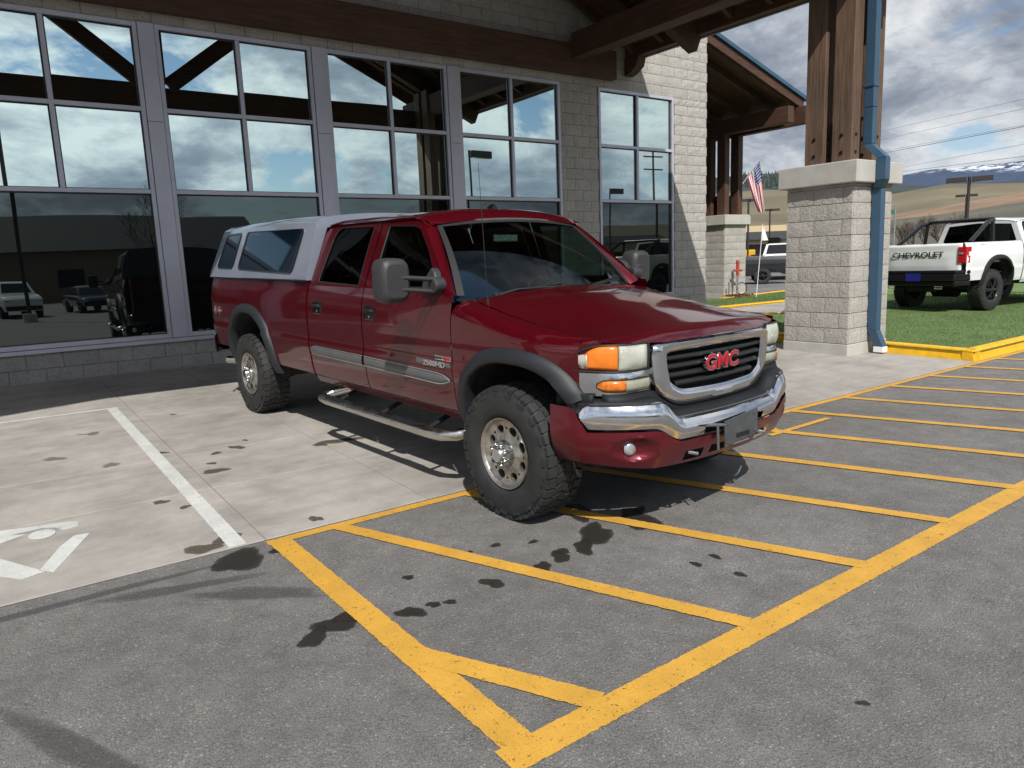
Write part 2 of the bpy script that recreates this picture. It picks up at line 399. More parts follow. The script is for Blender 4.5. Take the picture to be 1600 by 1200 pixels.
def flat(name, pts, mat, parent, dz, inset=.02):
    c = Vector((sum(p[0] for p in pts)/len(pts), sum(p[1] for p in pts)/len(pts)))
    r = [[Vector(p) for p in pts], [Vector(p).lerp(c, .35) for p in pts], [c.copy() for p in pts]]
    mb = MB(); mb.quadgrid([[(q.x, q.y, gz(q.y)+dz) for q in row] for row in r], closev=True)
    o = put(name, mb, mat, parent); n = len(pts); uv = o.data.uv_layers.new(name='edge'); e = (.006, .1, .2)
    for l in o.data.loops: uv.data[l.index].uv = (e[min(2, l.vertex_index//n)], 0)
    return o
# accessible-parking symbol: wheel arc, head, torso and legs
WS = 'white_road_paint'
arm = [(-.62, 5.0), (-.3, 5.03), (-.08, 4.99), (.24, 4.905), (.285, 4.87), (.27, 4.775), (.20, 4.765), (.17, 4.84), (.10, 4.885), (.02, 4.83), (-.10, 4.76), (-.4, 4.80), (-.62, 4.9)]
flat('painted_symbol', arm, WS, PAVE, .0045)
flat('painted_symbol', [(.045+.068*cos(t)+.045, 4.765+.085*sin(t)) for t in [2*pi*i/16 for i in range(16)]], WS, PAVE, .0062)
flat('painted_symbol', [(.235, 4.63), (.315, 4.62), (.255, 4.48), (.10, 4.12), (.045, 4.20), (.16, 4.50)], WS, PAVE, .0045)
flat('painted_symbol', [(-.50, 4.62), (-.42, 4.72), (-.12, 4.53), (.075, 4.16), (-.03, 4.125), (-.16, 4.30)], WS, PAVE, .0045)

# stains
def stain(x, y, rx, ry, mat, parent, dz, rot=0, seed=0):
    rnd = random.Random(seed); ph = [rnd.uniform(0, 6.28) for _ in range(5)]
    n = 20; rows = []
    for fr in (0, .5, .8, 1.0):
        row = []
        for i in range(n):
            t = 2*pi*i/n; r = 1+.16*sin(2*t+ph[0])+.13*sin(3*t+ph[1])+.09*sin(5*t+ph[2])
            a, b = rx*1.15*r*fr*cos(t), ry*1.15*r*fr*sin(t)
            row.append((x+a*cos(rot)-b*sin(rot), y+a*sin(rot)+b*cos(rot)))
        rows.append(row)
    rows = rows[::-1]; mb = MB(); mb.quadgrid([[(p[0], p[1], gz(p[1])+dz) for p in r] for r in rows], closev=True)
    o = put('oil_stain' if 'oil' in mat else 'stain', mb, mat, parent); uv = o.data.uv_layers.new(name='edge'); e = (0, .28, .6, 1.0)
    for l in o.data.loops: uv.data[l.index].uv = (e[l.vertex_index//n], 0)
OA, OC = 'oil_on_asphalt', 'oil_on_concrete'
for i, (x, y, rx, ry, dz) in enumerate([(.88, 3.69, .13, .11, .004), (1.10, 3.70, .055, .05, .004), (2.50, 2.79, .14, .08, .004), (2.34, 2.70, .08, .05, .0041),
        (2.17, 2.685, .06, .045, .004), (2.03, 2.65, .05, .04, .004), (2.22, 2.73, .04, .03, .0042), (1.74, 2.66, .055, .04, .004), (1.31, 2.65, .055, .045, .004),
        (1.42, 2.65, .03, .024, .004), (1.49, 2.625, .028, .02, .004), (1.02, 2.76, .085, .065, .004), (1.10, 2.79, .07, .05, .0042), (.90, 2.71, .065, .05, .0041),
        (2.83, 2.78, .14, .10, .004), (2.69, 2.0, .03, .02, .004), (2.76, 2.2, .03, .02, .004), (2.62, 2.2, .03, .02, .004), (2.2, 1.14, .02, .014, .004), (1.46, 2.96, .03, .02, .004),
        (2.0, 3.01, .03, .02, .004), (2.18, 2.92, .025, .02, .004), (2.95, 2.9, .05, .03, .004), (1.85, 3.02, .018, .012, .004), (.35, .95, .02, .02, .004), (2.65, 3.1, .12, .07, .004)]):
    stain(x, y, rx, ry, OA, LOT, -.0026+.00006*i, .3*i, i)
for i, (x, y, rx, ry) in enumerate([(.765, 3.955, .085, .06), (.905, 4.02, .07, .055), (.93, 4.93, .06, .045), (1.19, 5.40, .06, .075), (.74, 4.92, .04, .04), (1.50, 5.97, .07, .04),
        (.96, 6.22, .07, .04), (2.22, 5.60, .17, .06), (2.05, 5.59, .05, .05), (.84, 4.72, .03, .03), (.92, 4.4, .03, .04), (1.32, 5.9, .04, .035), (1.22, 5.62, .035, .03), (1.62, 6.16, .03, .02),
        (.63, 7.35, .05, .07), (.55, 7.38, .05, .02), (.92, 7.15, .03, .09), (1.36, 7.7, .03, .05), (.28, 6.6, .06, .08), (.61, 6.1, .07, .05), (1.40, 3.99, .05, .03), (2.9, 5.2, .12, .08)]):
    stain(x, y, rx, ry, 'faint_stain' if 14 <= i <= 19 else OC, PAVE, .0034+.00002*i, .4*i, 50+i)
for i, (x, y, rx, ry, ro) in enumerate([(.12, 2.40, .55, .055, -1.10), (.55, 3.55, .34, .05, -.30), (.0, 3.72, .8, .035, 0), (.85, 3.25, .30, .06, -.7)]):
    stain(x, y, rx, ry, 'tyre_scuff', LOT, -.0032-.00005*i, ro, 90+i)

# grass islands with painted kerbs
def m_grass():
    m, nt, b, out = newmat('turf'); v = tcoord(nt); L = nt.links.new
    n = nz(nt, v, 220, 3, .7); n2 = nz(nt, v, 1.6, 5)
    c = crmp(nt, n, [(.3, (.072, .125, .034)), (.7, (.170, .250, .088))]); c = mixc(nt, 1, c, crmp(nt, n2, [(.3, .82), (.7, 1.12)]), 'MULTIPLY')
    L(c, b.inputs['Base Color']); b.inputs['Roughness'].default_value = .9; bump(nt, b, n, .8, .01)
m_grass()
def island(pts, kerb_sides, kh):
    mb = MB(); top = kh-.025
    mb.poly([(x, y, gz(y)+top) for x, y in pts]); isl = struct(put('grass_island', mb, 'turf'))
    n = len(pts)
    c = Vector((sum(p[0] for p in pts)/n, sum(p[1] for p in pts)/n))
    for a in kerb_sides:
        p, q = Vector(pts[a]), Vector(pts[(a+1) % n]); t = (q-p).normalized(); nrm = Vector((-t.y, t.x))
        if nrm.dot(c-p) < 0: nrm = -nrm
        Lg = (q-p).length; cnt = max(1, round(Lg/1.25)); 
        for i in range(cnt):
            s, e = p+t*(Lg*i/cnt+.004), p+t*(Lg*(i+1)/cnt-.004)
            mb = MB(); base = []; tp = []
            for u in (s, e, e+nrm*.16, s+nrm*.16): base.append((u.x, u.y, gz(u.y)-.02))
            for u in (s+nrm*.03, e+nrm*.03, e+nrm*.16, s+nrm*.16): tp.append((u.x, u.y, gz(u.y)+kh))
            mb.hexa(base+tp); put('kerb', mb, 'yellow_curb_paint', isl, bevel=.012)
    # turf blades
    return isl
i1 = island([(9.76, 3.87), (30, 3.9), (30, 17), (19, 12), (12.7, 8.6), (9.76, 8.6)], [0, 3, 4, 5], .14)
i2 = island([(13.9, 11.1), (19, 10.85), (34, 10.8), (34, 15), (21, 13.9), (16.9, 13.4), (13.9, 13.4)], [0, 1, 4], .045)
def blades(parent, x0, x1, y0, y1, n, inside, gh):
    mb = MB(); rnd = random.Random(3)
    for _ in range(n):
        x, y = rnd.uniform(x0, x1), rnd.uniform(y0, y1)
        if not inside(x, y): continue
        z = gz(y)+gh; a = rnd.uniform(0, pi); h = rnd.uniform(.012, .022); w = .005
        dx, dy = cos(a)*w, sin(a)*w; lx, ly = rnd.uniform(-.012, .012), rnd.uniform(-.012, .012)
        o = len(mb.v); mb.v += [(x-dx, y-dy, z), (x+dx, y+dy, z), (x+lx, y+ly, z+h)]; mb.f.append((o, o+1, o+2))
    o = put('grass', mb, 'turf', parent); o['kind'] = 'stuff'
blades(i1, 9.95, 21, 4.06, 9.5, 110000, lambda x, y: y < 8.4 or (x > 12.8 and y < 8.4+(x-12.8)*.55), .112)
blades(i2, 14.1, 22, 11.3, 13.7, 40000, lambda x, y: y < 13.2+max(0, (x-17)*.13), .018)

# ================================================================== masonry
BH = .2032; BW = .4064
BLK = {}
def block_mesh(w, h, rough, var, depth=.09):
    key = (round(w, 2), round(h, 2), rough, var)
    if key in BLK: return BLK[key]
    g = .0038; x0, x1, z0, z1 = g, w-g, g, h-g
    mb = MB(); rnd = random.Random(hash(key) % 1000 if False else int(w*977+h*331+var*71+rough*13))
    if rough:
        nx = max(2, round(6*w/BW)); nzc = 3
        rows = []
        for j in range(nzc+1):
            row = []
            for i in range(nx+1):
                e = (i in (0, nx)) or (j in (0, nzc))
                row.append((x0+(x1-x0)*i/nx, -(.002 if e else rnd.uniform(.003, .012)), z0+(z1-z0)*j/nzc))
            rows.append(row)
        mb.quadgrid(rows)
        y = -.002
    else:
        mb.poly([(x0, 0, z0), (x1, 0, z0), (x1, 0, z1), (x0, 0, z1)]); y = 0
    mb.f = [f[::1] for f in mb.f]
    c = [(x0, y, z0), (x1, y, z0), (x1, y, z1), (x0, y, z1)]; d = [(p[0], depth, p[2]) for p in c]
    for i in range(4): j = (i+1) % 4; mb.poly([c[i], d[i], d[j], c[j]])
    me = mb.mesh('block')
    if rough: me.shade_smooth(); me.set_sharp_from_angle(angle=R_(50))
    me.materials.append(MATS['split_face_block' if rough else 'smooth_block'])
    BLK[key] = me; return me
def lay(parent, spans, z0, z1, place, rough, acc, xoff=0, course0=0):
    """running bond; spans(z0,z1) gives open wall intervals; place(x, z) -> (location, rotz)"""
    c = 0; z = z0
    while z < z1-.02:
        h = min(BH, z1-z)
        for a, b in spans(z, z+h):
            x = math.floor((a-xoff)/BW)*BW+xoff-(BW/2 if (c+course0) % 2 else 0)
            while x < b:
                l, r = max(x, a), min(x+BW, b)
                if r-l > .045:
                    acc.append((r-l, h, rough, (int(l*10)+c*7) % 4, place(l, z)))
                x += BW
        z += h; c += 1
def build_blocks(parent, acc, limit, cam=Vector((0, 0, 1.52))):
    def size(a): return a[0]*a[1]/max(.1, (Vector(a[4][0])-cam).length)**2
    acc.sort(key=size, reverse=True)
    for i, (w, h, rough, var, (loc, rz)) in enumerate(acc[:limit]):
        o = bpy.data.objects.new('block', block_mesh(w, h, rough, var)); COL.objects.link(o)
        o.location = loc; o.rotation_euler = (0, 0, rz); o.parent = parent
    if acc[limit:]:
        mb = MB()
        for w, h, rough, var, (loc, rz) in acc[limit:]:
            me = block_mesh(w, h, rough, var); o = len(mb.v); m = Matrix.Translation(loc) @ Matrix.Rotation(rz, 4, 'Z')
            mb.v += [tuple(m @ v.co) for v in me.vertices]; mb.f += [tuple(o+i for i in p.vertices) for p in me.polygons]
        o = put('block_courses', mb, 'split_face_block', parent); o['kind'] = 'stuff'

# ------------------------------------------------------------------ dealership building
WY = 11.04; ZB = .221
bld = thing('dealership_building', 'pale split-face block building with tall mirrored windows behind the red pickup', 'building', (4, WY, ZB))
bld.location = (0, 0, 0)
PP = 2.357; POSTS = [9.24-PP*k for k in range(0, 6)]      # right edges of the window bays
WINX0 = POSTS[-1]
Zs, Zh = ZB+.43, ZB+4.58
def spans(z, z2):
    zm = (z+z2)/2; cuts = []
    if ZB+.37 < zm < Zh-.0: cuts = [(WINX0, 9.245), (10.20, 12.39)]
    out = []; x = -6.5
    for a, b in cuts: 
        if a > x: out.append((x, a))
        x = b
    out.append((x, 13.46)); return out
acc = []
lay(bld, spans, ZB-.03, ZB+.375, lambda x, z: ((x, WY, z), 0), 0, acc, .12)
lay(bld, lambda a, b: [s for s in spans(a, b) if s[1]-s[0] > .1], ZB+.375, ZB+4.58, lambda x, z: ((x, WY, z), 0), 1, acc, .02)
def hi(a, b):
    m = 8.9-.45*abs(6.2-3.4) if False else 0
    return [(-6.5, 13.46)]
lay(bld, hi, ZB+4.58, 8.3, lambda x, z: ((x, WY, z), 0), 1, acc, .02, 1)
vis = [a for a in acc if (a[4][0][0] > -.9 and a[4][0][2] < 4.95) or a[4][0][0] > 8.6 and a[4][0][2] < 6.4 or (a[4][0][0] > 4.4 and 5.3 < a[4][0][2] < 6.5)]
hid = [a for a in acc if a not in vis]
vis = vis[:]
build_blocks(bld, vis, 300)
hacc = hid; build_blocks(bld, hacc, 0)
# mortar backing with window holes, side and back walls, roof slab
mb = MB()
yb = WY+.012
def wallbox(x0, x1, z0, z1): mb.box((x0, yb, z0), (x1, yb+.25, z1))
wallbox(-6.5, WINX0, 0, Zh); wallbox(9.245, 10.20, 0, Zh); wallbox(12.39, 13.455, 0, Zh); wallbox(WINX0, 9.245, 0, ZB+.36); wallbox(10.2, 12.39, 0, ZB+.36); wallbox(-6.5, 13.455, Zh, 8.3)
mb.box((13.2, yb+.25, 0), (13.455, 30, 8.3)); mb.box((-6.5, yb+.25, 0), (-6.25, 30, 8.3)); mb.box((-6.5, 29.7, 0), (13.455, 30, 8.3)); mb.box((-6.4, yb+.25, 8.05), (13.3, 29.9, 8.25))
put('wall', mb, 'mortar', bld)
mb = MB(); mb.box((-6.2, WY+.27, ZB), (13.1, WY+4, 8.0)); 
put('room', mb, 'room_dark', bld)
prnd = random.Random(21)
def window(x0, x1):
    """x0..x1 is the frame's outer width; lower single light, four upper lights"""
    fw, fd = .055, .09; y0, y1 = WY-.012, WY+.12
    mb = MB(); xm = (x0+x1)/2
    mb.box((x0, y0, Zs-.001), (x0+fw, y1, Zh)); mb.box((x1-fw, y0, Zs-.001), (x1, y1, Zh))
    mb.box((x0+fw, y0, Zh-.06), (x1-fw, y1, Zh)); mb.box((x0+fw, y0, Zs-.001), (x1-fw, y1, Zs+.06))
    w = put('window', mb, 'aluminium_frame', bld, bevel=.004)
    tz = (ZB+2.42, ZB+3.49)
    for z in tz:
        b = MB(); b.box((x0+fw, y0+.006, z-.028), (x1-fw, y1-.002, z+.028)); put('transom', b, 'aluminium_frame', w, bevel=.003)
    zt = [tz[0]+.028, tz[1]-.028, tz[1]+.028, Zh-.06]
    for a, b_ in ((zt[0], zt[1]), (zt[2], zt[3])):
        b = MB(); b.box((xm-.028, y0+.006, a), (xm+.028, y1-.002, b_)); put('mullion', b, 'aluminium_frame', w, bevel=.003)
    def pane(a, c, z0, z1, mat):
        b = MB(); y = WY+.048; e = [prnd.uniform(-.0035, .0035) for _ in range(3)]
        b.hexa([(a, y+e[0], z0), (c, y+e[1], z0), (c, y+.012, z0), (a, y+.012, z0), (a, y+e[2], z1), (c, y+e[1]+e[2]-e[0], z1), (c, y+.012, z1), (a, y+.012, z1)]); p = put('pane', b, mat, w)
        g = MB(); t = .016; y = WY+.036
        g.box((a, y, z0), (a+t, y+.012, z1)); g.box((c-t, y, z0), (c, y+.012, z1)); g.box((a+t, y, z1-t), (c-t, y+.012, z1)); g.box((a+t, y, z0), (c-t, y+.012, z0+t*.6))
        put('gasket', g, 'dark_gasket', w)
    l, r = x0+fw, x1-fw
    pane(l, r, Zs+.06, tz[0]-.028, 'tinted_lower_glass')
    for a, c in ((l, xm-.028), (xm+.028, r)):
        pane(a, c, tz[0]+.028, tz[1]-.028, 'reflective_glass'); pane(a, c, tz[1]+.028, Zh-.06, 'reflective_glass')
for k in range(len(POSTS)-1):
    x1 = POSTS[k]-(0 if k == 0 else .105); x0 = POSTS[k+1]+.105
    window(x0, x1)
    if k: 
        for za, zb_ in ((Zs, ZB+3.33), (ZB+3.334, Zh)):
            mb = MB(); mb.box((POSTS[k]-.10, WY-.03, za), (POSTS[k]+.10, WY+.1, zb_)); put('post_cover', mb, 'aluminium_frame', bld, bevel=.004)
window(10.215, 12.375)
for a, b in ((WINX0, 9.245), (10.19, 12.4)):
    mb = MB(); mb.box((a, WY-.05, ZB+.372), (b, WY+.1, Zs-.006)); put('window_sill', mb, 'aluminium_frame', bld, bevel=.004)

# ------------------------------------------------------------------ piers
def pier(x0, x1, y0, y1, ztop, label, name='block_pier'):
    zb = gz((y0+y1)/2); g0 = gz(y0)
    t = thing(name, label, 'pillar', ((x0+x1)/2, (y0+y1)/2, zb)); bpy.context.view_layer.update()
    inv = Matrix.Translation(-Vector(t.location))
    def P(nm, mb, mat, **k):
        o = put(nm, mb, mat, t, **k); o.matrix_parent_inverse = Matrix.Translation(-Vector(t.location)); return o
    cx, cy = (x0+x1)/2, (y0+y1)/2
    mb = MB(); mb.box((x0-.008, y0-.008, g0-.12), (x1+.008, y1+.008, g0+.155)); P('plinth', mb, 'concrete_cap', bevel=.01)
    mb = MB(); mb.box((x0+.02, y0+.02, g0+.155), (x1-.02, y1-.02, ztop)); P('core', mb, 'mortar')
    mb = MB(); mb.box((x0-.09, y0-.09, ztop), (x1+.09, y1+.09, ztop+.275)); P('cap', mb, 'concrete_cap', bevel=.012)
    acc = []; z0 = g0+.16
    W, D = x1-x0, y1-y0
    def full(L, o): return lambda a, b: [(0, L)]
    # -X face (rz=-90deg: local x runs towards -Y), +X face, -Y face, +Y face
    lay(t, full(D, 0), z0, ztop, lambda x, z: ((x0, y1-x, z), -pi/2), 1, acc, .20)
    lay(t, full(D, 0), z0, ztop, lambda x, z: ((x1, y0+x, z), pi/2), 1, acc, .05)
    lay(t, lambda a, b: [(.02, W-.02)], z0, ztop, lambda x, z: ((x0+x, y0, z), 0), 1, acc, .12, 1)
    lay(t, lambda a, b: [(.02, W-.02)], z0, ztop, lambda x, z: ((x1-x, y1, z), pi), 1, acc, .12, 1)
    n0 = len(t.children); build_blocks(t, acc, 300)
    for c in t.children:
        if c.name.startswith('block'): c.matrix_parent_inverse = inv
    return t
pier(9.13, 10.10, 5.155, 6.10, 2.335, 'broad split-face block pillar with concrete cap and blue downpipe, right of the red pickup')
pier(-3.3, -2.33, 5.155, 6.10, 2.335, 'split-face block pillar left of the parking bays, matching the one by the downpipe')
pier(17.25, 18.22, 13.5, 14.45, 2.30, 'far split-face block pillar beyond the building corner, beside the red standpipe')

# ------------------------------------------------------------------ timber canopy
can = thing('timber_canopy', 'dark timber gabled canopy over the entrance standing on block pillars', 'canopy', (0, 0, 0))
def beam(nm, a, b, mat, par=None, bevel=.008):
    mb = MB(); mb.box(a, b); return put(nm, mb, mat, par or can, bevel=bevel)
AX, AZ, EX, EZ, SL_ = 3.4, 8.88, 11.2, 5.37, .45
def roofz(x): return AZ-SL_*abs(x-AX)
def cluster(x0, x1, y0, y1, z0, z1, par, bolts=True):
    w = .205; l = .27
    for xa in (x0, x1-w):
        for ya in (y0, y1-l):
            p = beam('post', (xa, ya, z0), (xa+w, ya+l, z1), 'sunlit_weathered_timber' if bolts else 'timber_z', par)
            if bolts:
                for zz in (z0+.14, z0+.36):
                    b = MB(); b.lathe([(xa-.014, .0), (xa-.014, .020), (xa, .026)], 10, 'x', (0, ya+l*.5, zz)); 
                    b.v = [(v[0], v[1], v[2]) for v in b.v]; put('bolt', b, 'black_bolt', p)
                    b = MB(); b.lathe([(ya-.014, .0), (ya-.014, .017), (ya, .022)], 10, 'y', (xa+w*.5, 0, zz)); put('bolt', b, 'black_bolt', p)
    mb = MB(); cx = (x0+x1)/2; cy = (y0+y1)/2
    mb.box((x0+.08, cy-.012, z0-.0), (x1-.08, cy+.012, z0+.55)); mb.box((cx-.012, y0+.08, z0), (cx+.012, y1-.08, z0+.55)); put('knife_plate', mb, 'black_bolt', par)
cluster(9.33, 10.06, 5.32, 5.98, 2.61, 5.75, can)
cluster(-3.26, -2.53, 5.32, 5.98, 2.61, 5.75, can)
# front truss
ZC0, ZC1 = 4.86, 5.37
beam('bottom_chord', (-3.2, 5.62, ZC0), (10.04, 5.82, ZC1), 'timber_x') if False else None
beam('bottom_chord', (-3.25, 5.24, ZC0), (9.98, 5.31, ZC1), 'timber_x'); 
def slant(nm, p, q, w, th, par=None):                 # bar between two points in a plane of constant y
    p, q = Vector(p), Vector(q); t = (q-p).normalized(); n = Vector((-t.z, 0, t.x))*w/2
    mb = MB(); mb.prism([p-n, q-n, q+n, p+n], (0, th, 0)); return put(nm, mb, 'timber_x', par or can, bevel=.006)
for sgn in (-1, 1):
    slant('diagonal', (AX+sgn*.22, 5.32, ZC1+.02), (AX+sgn*2.9, 5.32, roofz(AX+2.9)-.1), .30, .12)
    slant('top_chord', (AX+sgn*.1, 5.45, AZ-.28), (AX+sgn*7.6, 5.45, roofz(AX+7.6)-.22), .34, .2)
    slant('top_chord', (AX+sgn*.1, 9.2, AZ-.28), (AX+sgn*7.6, 9.2, roofz(AX+7.6)-.22), .30, .2)
beam('king_post', (AX-.13, 5.46, ZC1), (AX+.13, 5.64, AZ-.3), 'timber_z')
# ledger along the wall and eave beams
beam('ledger_beam', (-6.2, WY-.19, 4.93), (10.55, WY-.028, 5.455), 'timber_x')
for x in (9.38, -2.72): beam('eave_beam', (x, 4.6, 5.18), (x+.22, WY-.2, 5.62), 'timber_y')
for x in (9.80, -3.1): beam('eave_beam', (x, 4.6, 5.28), (x+.16, WY-.2, 5.60), 'timber_y')
for s, x in ((1, 10.93), (-1, -4.3)):
    beam('fascia_beam', (x, 4.1, 5.375), (x+.17, WY-.03, 5.60), 'timber_y')
    mb = MB(); mb.prism([(x-.02, WY-.03, 5.38), (x-.02, WY-.42, 5.38), (x-.02, WY-.36, 5.2), (x-.02, WY-.2, 5.1), (x-.02, WY-.03, 5.06)], (.22, 0, 0)); put('corbel', mb, 'timber_y', can, bevel=.01)
    xe = 11.10 if s == 1 else -4.36
    mb = MB(); mb.box((xe, 4.0, 5.36), (xe+.06 if s == 1 else xe+.06, WY-.02, 5.66)); put('drip_edge', mb, 'grey_metal_edge', can)
k = 0
for i in range(9):                                     # rafters down both slopes
    y = 4.5+i*.78
    for sgn in (-1, 1):
        slant('rafter', (AX+sgn*.08, y, AZ+.02), (AX+sgn*7.55, y, roofz(AX+7.55)+.03), .15, .09)
for sgn in (-1, 1):                                    # roof slabs
    n = 8
    xa, xb = AX, AX+sgn*7.78
    for i in range(n):
        u0, u1 = 4.0+(WY-.03-4.0)*i/n, 4.0+(WY-.03-4.0)*(i+1)/n-.006
        mb = MB(); za, zb = AZ+.12, roofz(AX+7.78)+.12
        mb.hexa([(xa, u0, za), (xb, u0, zb), (xb, u1, zb), (xa, u1, za), (xa, u0, za+.05), (xb, u0, zb+.05), (xb, u1, zb+.05), (xa, u1, za+.05)])
        put('ceiling_board', mb, 'timber_x', can)
    mb = MB(); mb.hexa([(xa, 3.95, AZ+.18), (xb+sgn*.06, 3.95, zb+.06), (xb+sgn*.06, WY-.02, zb+.06), (xa, WY-.02, AZ+.18), (xa, 3.95, AZ+.26), (xb+sgn*.06, 3.95, zb+.14), (xb+sgn*.06, WY-.02, zb+.14), (xa, WY-.02, AZ+.26)])
    put('roof_sheet', mb, 'blue_roof', can)
    slant('rake_board', (AX+sgn*.02, 4.0, AZ-.06), (AX+sgn*7.7, 4.0, roofz(AX+7.7)-.02), .26, .06)

# downpipe
dp = thing('downpipe', 'blue square metal downpipe running down the near pillar', 'downpipe', (9.6, 5.09, gz(5.1)))
def dpp(mb, nm='pipe', mat='blue_metal'):
    o = put(nm, mb, mat, dp, bevel=.006); o.matrix_parent_inverse = Matrix.Translation(-Vector(dp.location)); return o
def pipe(z0, z1, xa, ya, xb, yb):
    w, d = .115, .125
    mb = MB(); mb.hexa([(xa, ya, z0), (xa+w, ya, z0), (xa+w, ya+d, z0), (xa, ya+d, z0), (xb, yb, z1), (xb+w, yb, z1), (xb+w, yb+d, z1), (xb, yb+d, z1)]); return dpp(mb)
pipe(3.30, 5.3, 9.575, 5.18, 9.555, 5.18); pipe(2.84, 3.296, 9.578, 5.18, 9.576, 5.18); pipe(2.64, 2.84, 9.47, 4.93, 9.575, 5.18)
pipe(2.36, 2.638, 9.472, 4.93, 9.47, 4.93); pipe(2.27, 2.358, 9.55, 5.015, 9.472, 4.93); pipe(.42, 2.268, 9.575, 5.015, 9.55, 5.015); pipe(.20, .418, 9.60, 4.93, 9.575, 5.015)
mb = MB(); mb.box((9.60, 4.925, .12), (9.72, 5.06, .198)); dpp(mb, 'outlet', 'white_cap')
mb = MB(); mb.box((9.56, 5.17, 3.55), (9.70, 5.33, 3.59)); dpp(mb, 'strap')

# ------------------------------------------------------------------ far entrance canopy
fc = thing('entrance_canopy', 'second timber canopy with a blue roof edge, beyond the building corner', 'canopy', (0, 0, 0))
cluster(17.3, 18.1, 13.55, 14.3, 2.575, 4.9, fc, False)
beam('eave_beam', (17.25, 11.55, 4.76), (17.5, 20, 5.16), 'timber_y', fc); beam('eave_beam', (17.85, 11.45, 4.76), (18.1, 20, 5.2), 'timber_y', fc)
S2 = (6.48-5.47)/(18.05-14.70)
def rz2(x): return 5.47+S2*(18.05-x)
def slabx(nm, x0, x1, y0, y1, dz, th, mat):
    a, b = rz2(x0)+dz, rz2(x1)+dz
    mb = MB(); mb.hexa([(x0, y0, a), (x1, y0, b), (x1, y1, b), (x0, y1, a), (x0, y0, a+th), (x1, y0, b+th), (x1, y1, b+th), (x0, y1, a+th)]); return put(nm, mb, mat, fc, bevel=.005)
slabx('roof_sheet', 13.6, 18.2, 11.6, 21, -.07, .10, 'blue_metal')
slabx('rake_board', 13.65, 18.1, 11.66, 11.74, -.30, .225, 'timber_x'); slabx('rake_board', 13.65, 18.08, 11.75, 11.90, -.34, .26, 'timber_x')
for i in range(9): slabx('rafter', 13.65, 18.08, 12.4+i*.95, 12.52+i*.95, -.28, .17, 'timber_x')
slabx('ceiling_board', 13.62, 18.15, 11.9, 20.9, -.105, .03, 'timber_x')
mb = MB(); mb.box((13.6, 20.0, 0), (18.1, 20.3, 5.3)) if False else mb.box((13.47, 11.3, .2), (13.6, 20.9, 6.2)); put('side_wall', mb, 'mortar', fc)

# ================================================================== vehicle materials
def m_carpaint(name, col, rough=.35, dust=.0, dcol=(.25, .2, .16)):
    m, nt, b, out = newmat(name); v = tcoord(nt); L = nt.links.new; b.inputs['Metallic'].default_value = .45 if 'red' in name else 0
    n = nz(nt, v, 2.5, 5)
    c = crmp(nt, n, [(.3, tuple(x*.93 for x in col)), (.7, tuple(x*1.06 for x in col))])
    if dust:
        tc = nd(nt, 'ShaderNodeTexCoord'); sp = nd(nt, 'ShaderNodeSeparateXYZ'); L(tc.outputs['Object'], sp.inputs[0])
        low = crmp(nt, sp.outputs[2], [(.62, 1), (.98, 0)]); dn = crmp(nt, nz(nt, v, 7, 6, .6), [(.3, .35), (.7, 1)])
        f = mixc(nt, 1, low, dn, 'MULTIPLY'); ff = mixc(nt, 1, f, dust, 'MULTIPLY'); c = mixc(nt, ff, c, dcol)
    L(c, b.inputs['Base Color']); b.inputs['Roughness'].default_value = rough; b.inputs['Specular IOR Level'].default_value = .12
    b.inputs['Coat Weight'].default_value = 1; b.inputs['Coat Roughness'].default_value = .035
    k_ = .12 if 'bumper' in name else 0
    L(crmp(nt, nz(nt, v, 12, 6), [(.35, .02+k_), (.75, .09+k_*1.4)]), b.inputs['Coat Roughness'])
    return m
m_carpaint('red_paint', (.094, .0016, .0070), .40, .05, (.20, .14, .11))
m_carpaint('red_bumper_paint', (.115, .0022, .0105), .42, .05, (.16, .06, .06)); m_carpaint('white_paint_car', (.74, .76, .76)); m_carpaint('silver_topper', (.19, .212, .265), .4, 0); m_carpaint('dark_blue_paint', (.012, .018, .04)); m_carpaint('charcoal_paint', (.02, .021, .024))
m_carpaint('grey_paint', (.22, .23, .24)); m_carpaint('bright_blue_paint', (.02, .13, .5))
simple('chrome', (.66, .67, .69), .15, 1, .06, 8, rvar=.09)
simple('dull_chrome', (.55, .55, .55), .22, 1, .10, 20, rvar=.08)
simple('wheel_alloy', (.42, .40, .36), .34, .85, .3, 14, rvar=.12)
simple('stainless', (.55, .53, .49), .26, 1, .1, 5, rvar=.08)
simple('black_plastic', (.012, .0135, .016), .6, 0, .15, 8, .12, 300, spec=.25)
simple('flare_plastic', (.014, .0165, .021), .55, 0, .2, 5, .1, 300)
simple('mirror_plastic', (.032, .033, .035), .5, 0, .1, 5, .15, 400)
simple('gloss_black', (.008, .008, .009), .18)
simple('under_black', (.006, .006, .006), .85)
simple('rubber_seal', (.012, .012, .013), .6)
simple('grey_trim', (.10, .10, .098), .4, .3)
simple('molding_grey', (.115, .12, .125), .35, .2)
simple('silver_line', (.6, .6, .6), .3, .8)
simple('interior', (.018, .018, .02), .8); simple('dash_grey', (.05, .055, .05), .7); simple('blue_cloth', (.006, .022, .085), .9)
simple('badge_red', (.40, .008, .02), .3, coat=.6); simple('badge_dark', (.02, .02, .02), .4)
simple('grille_black', (.012, .013, .014), .4)
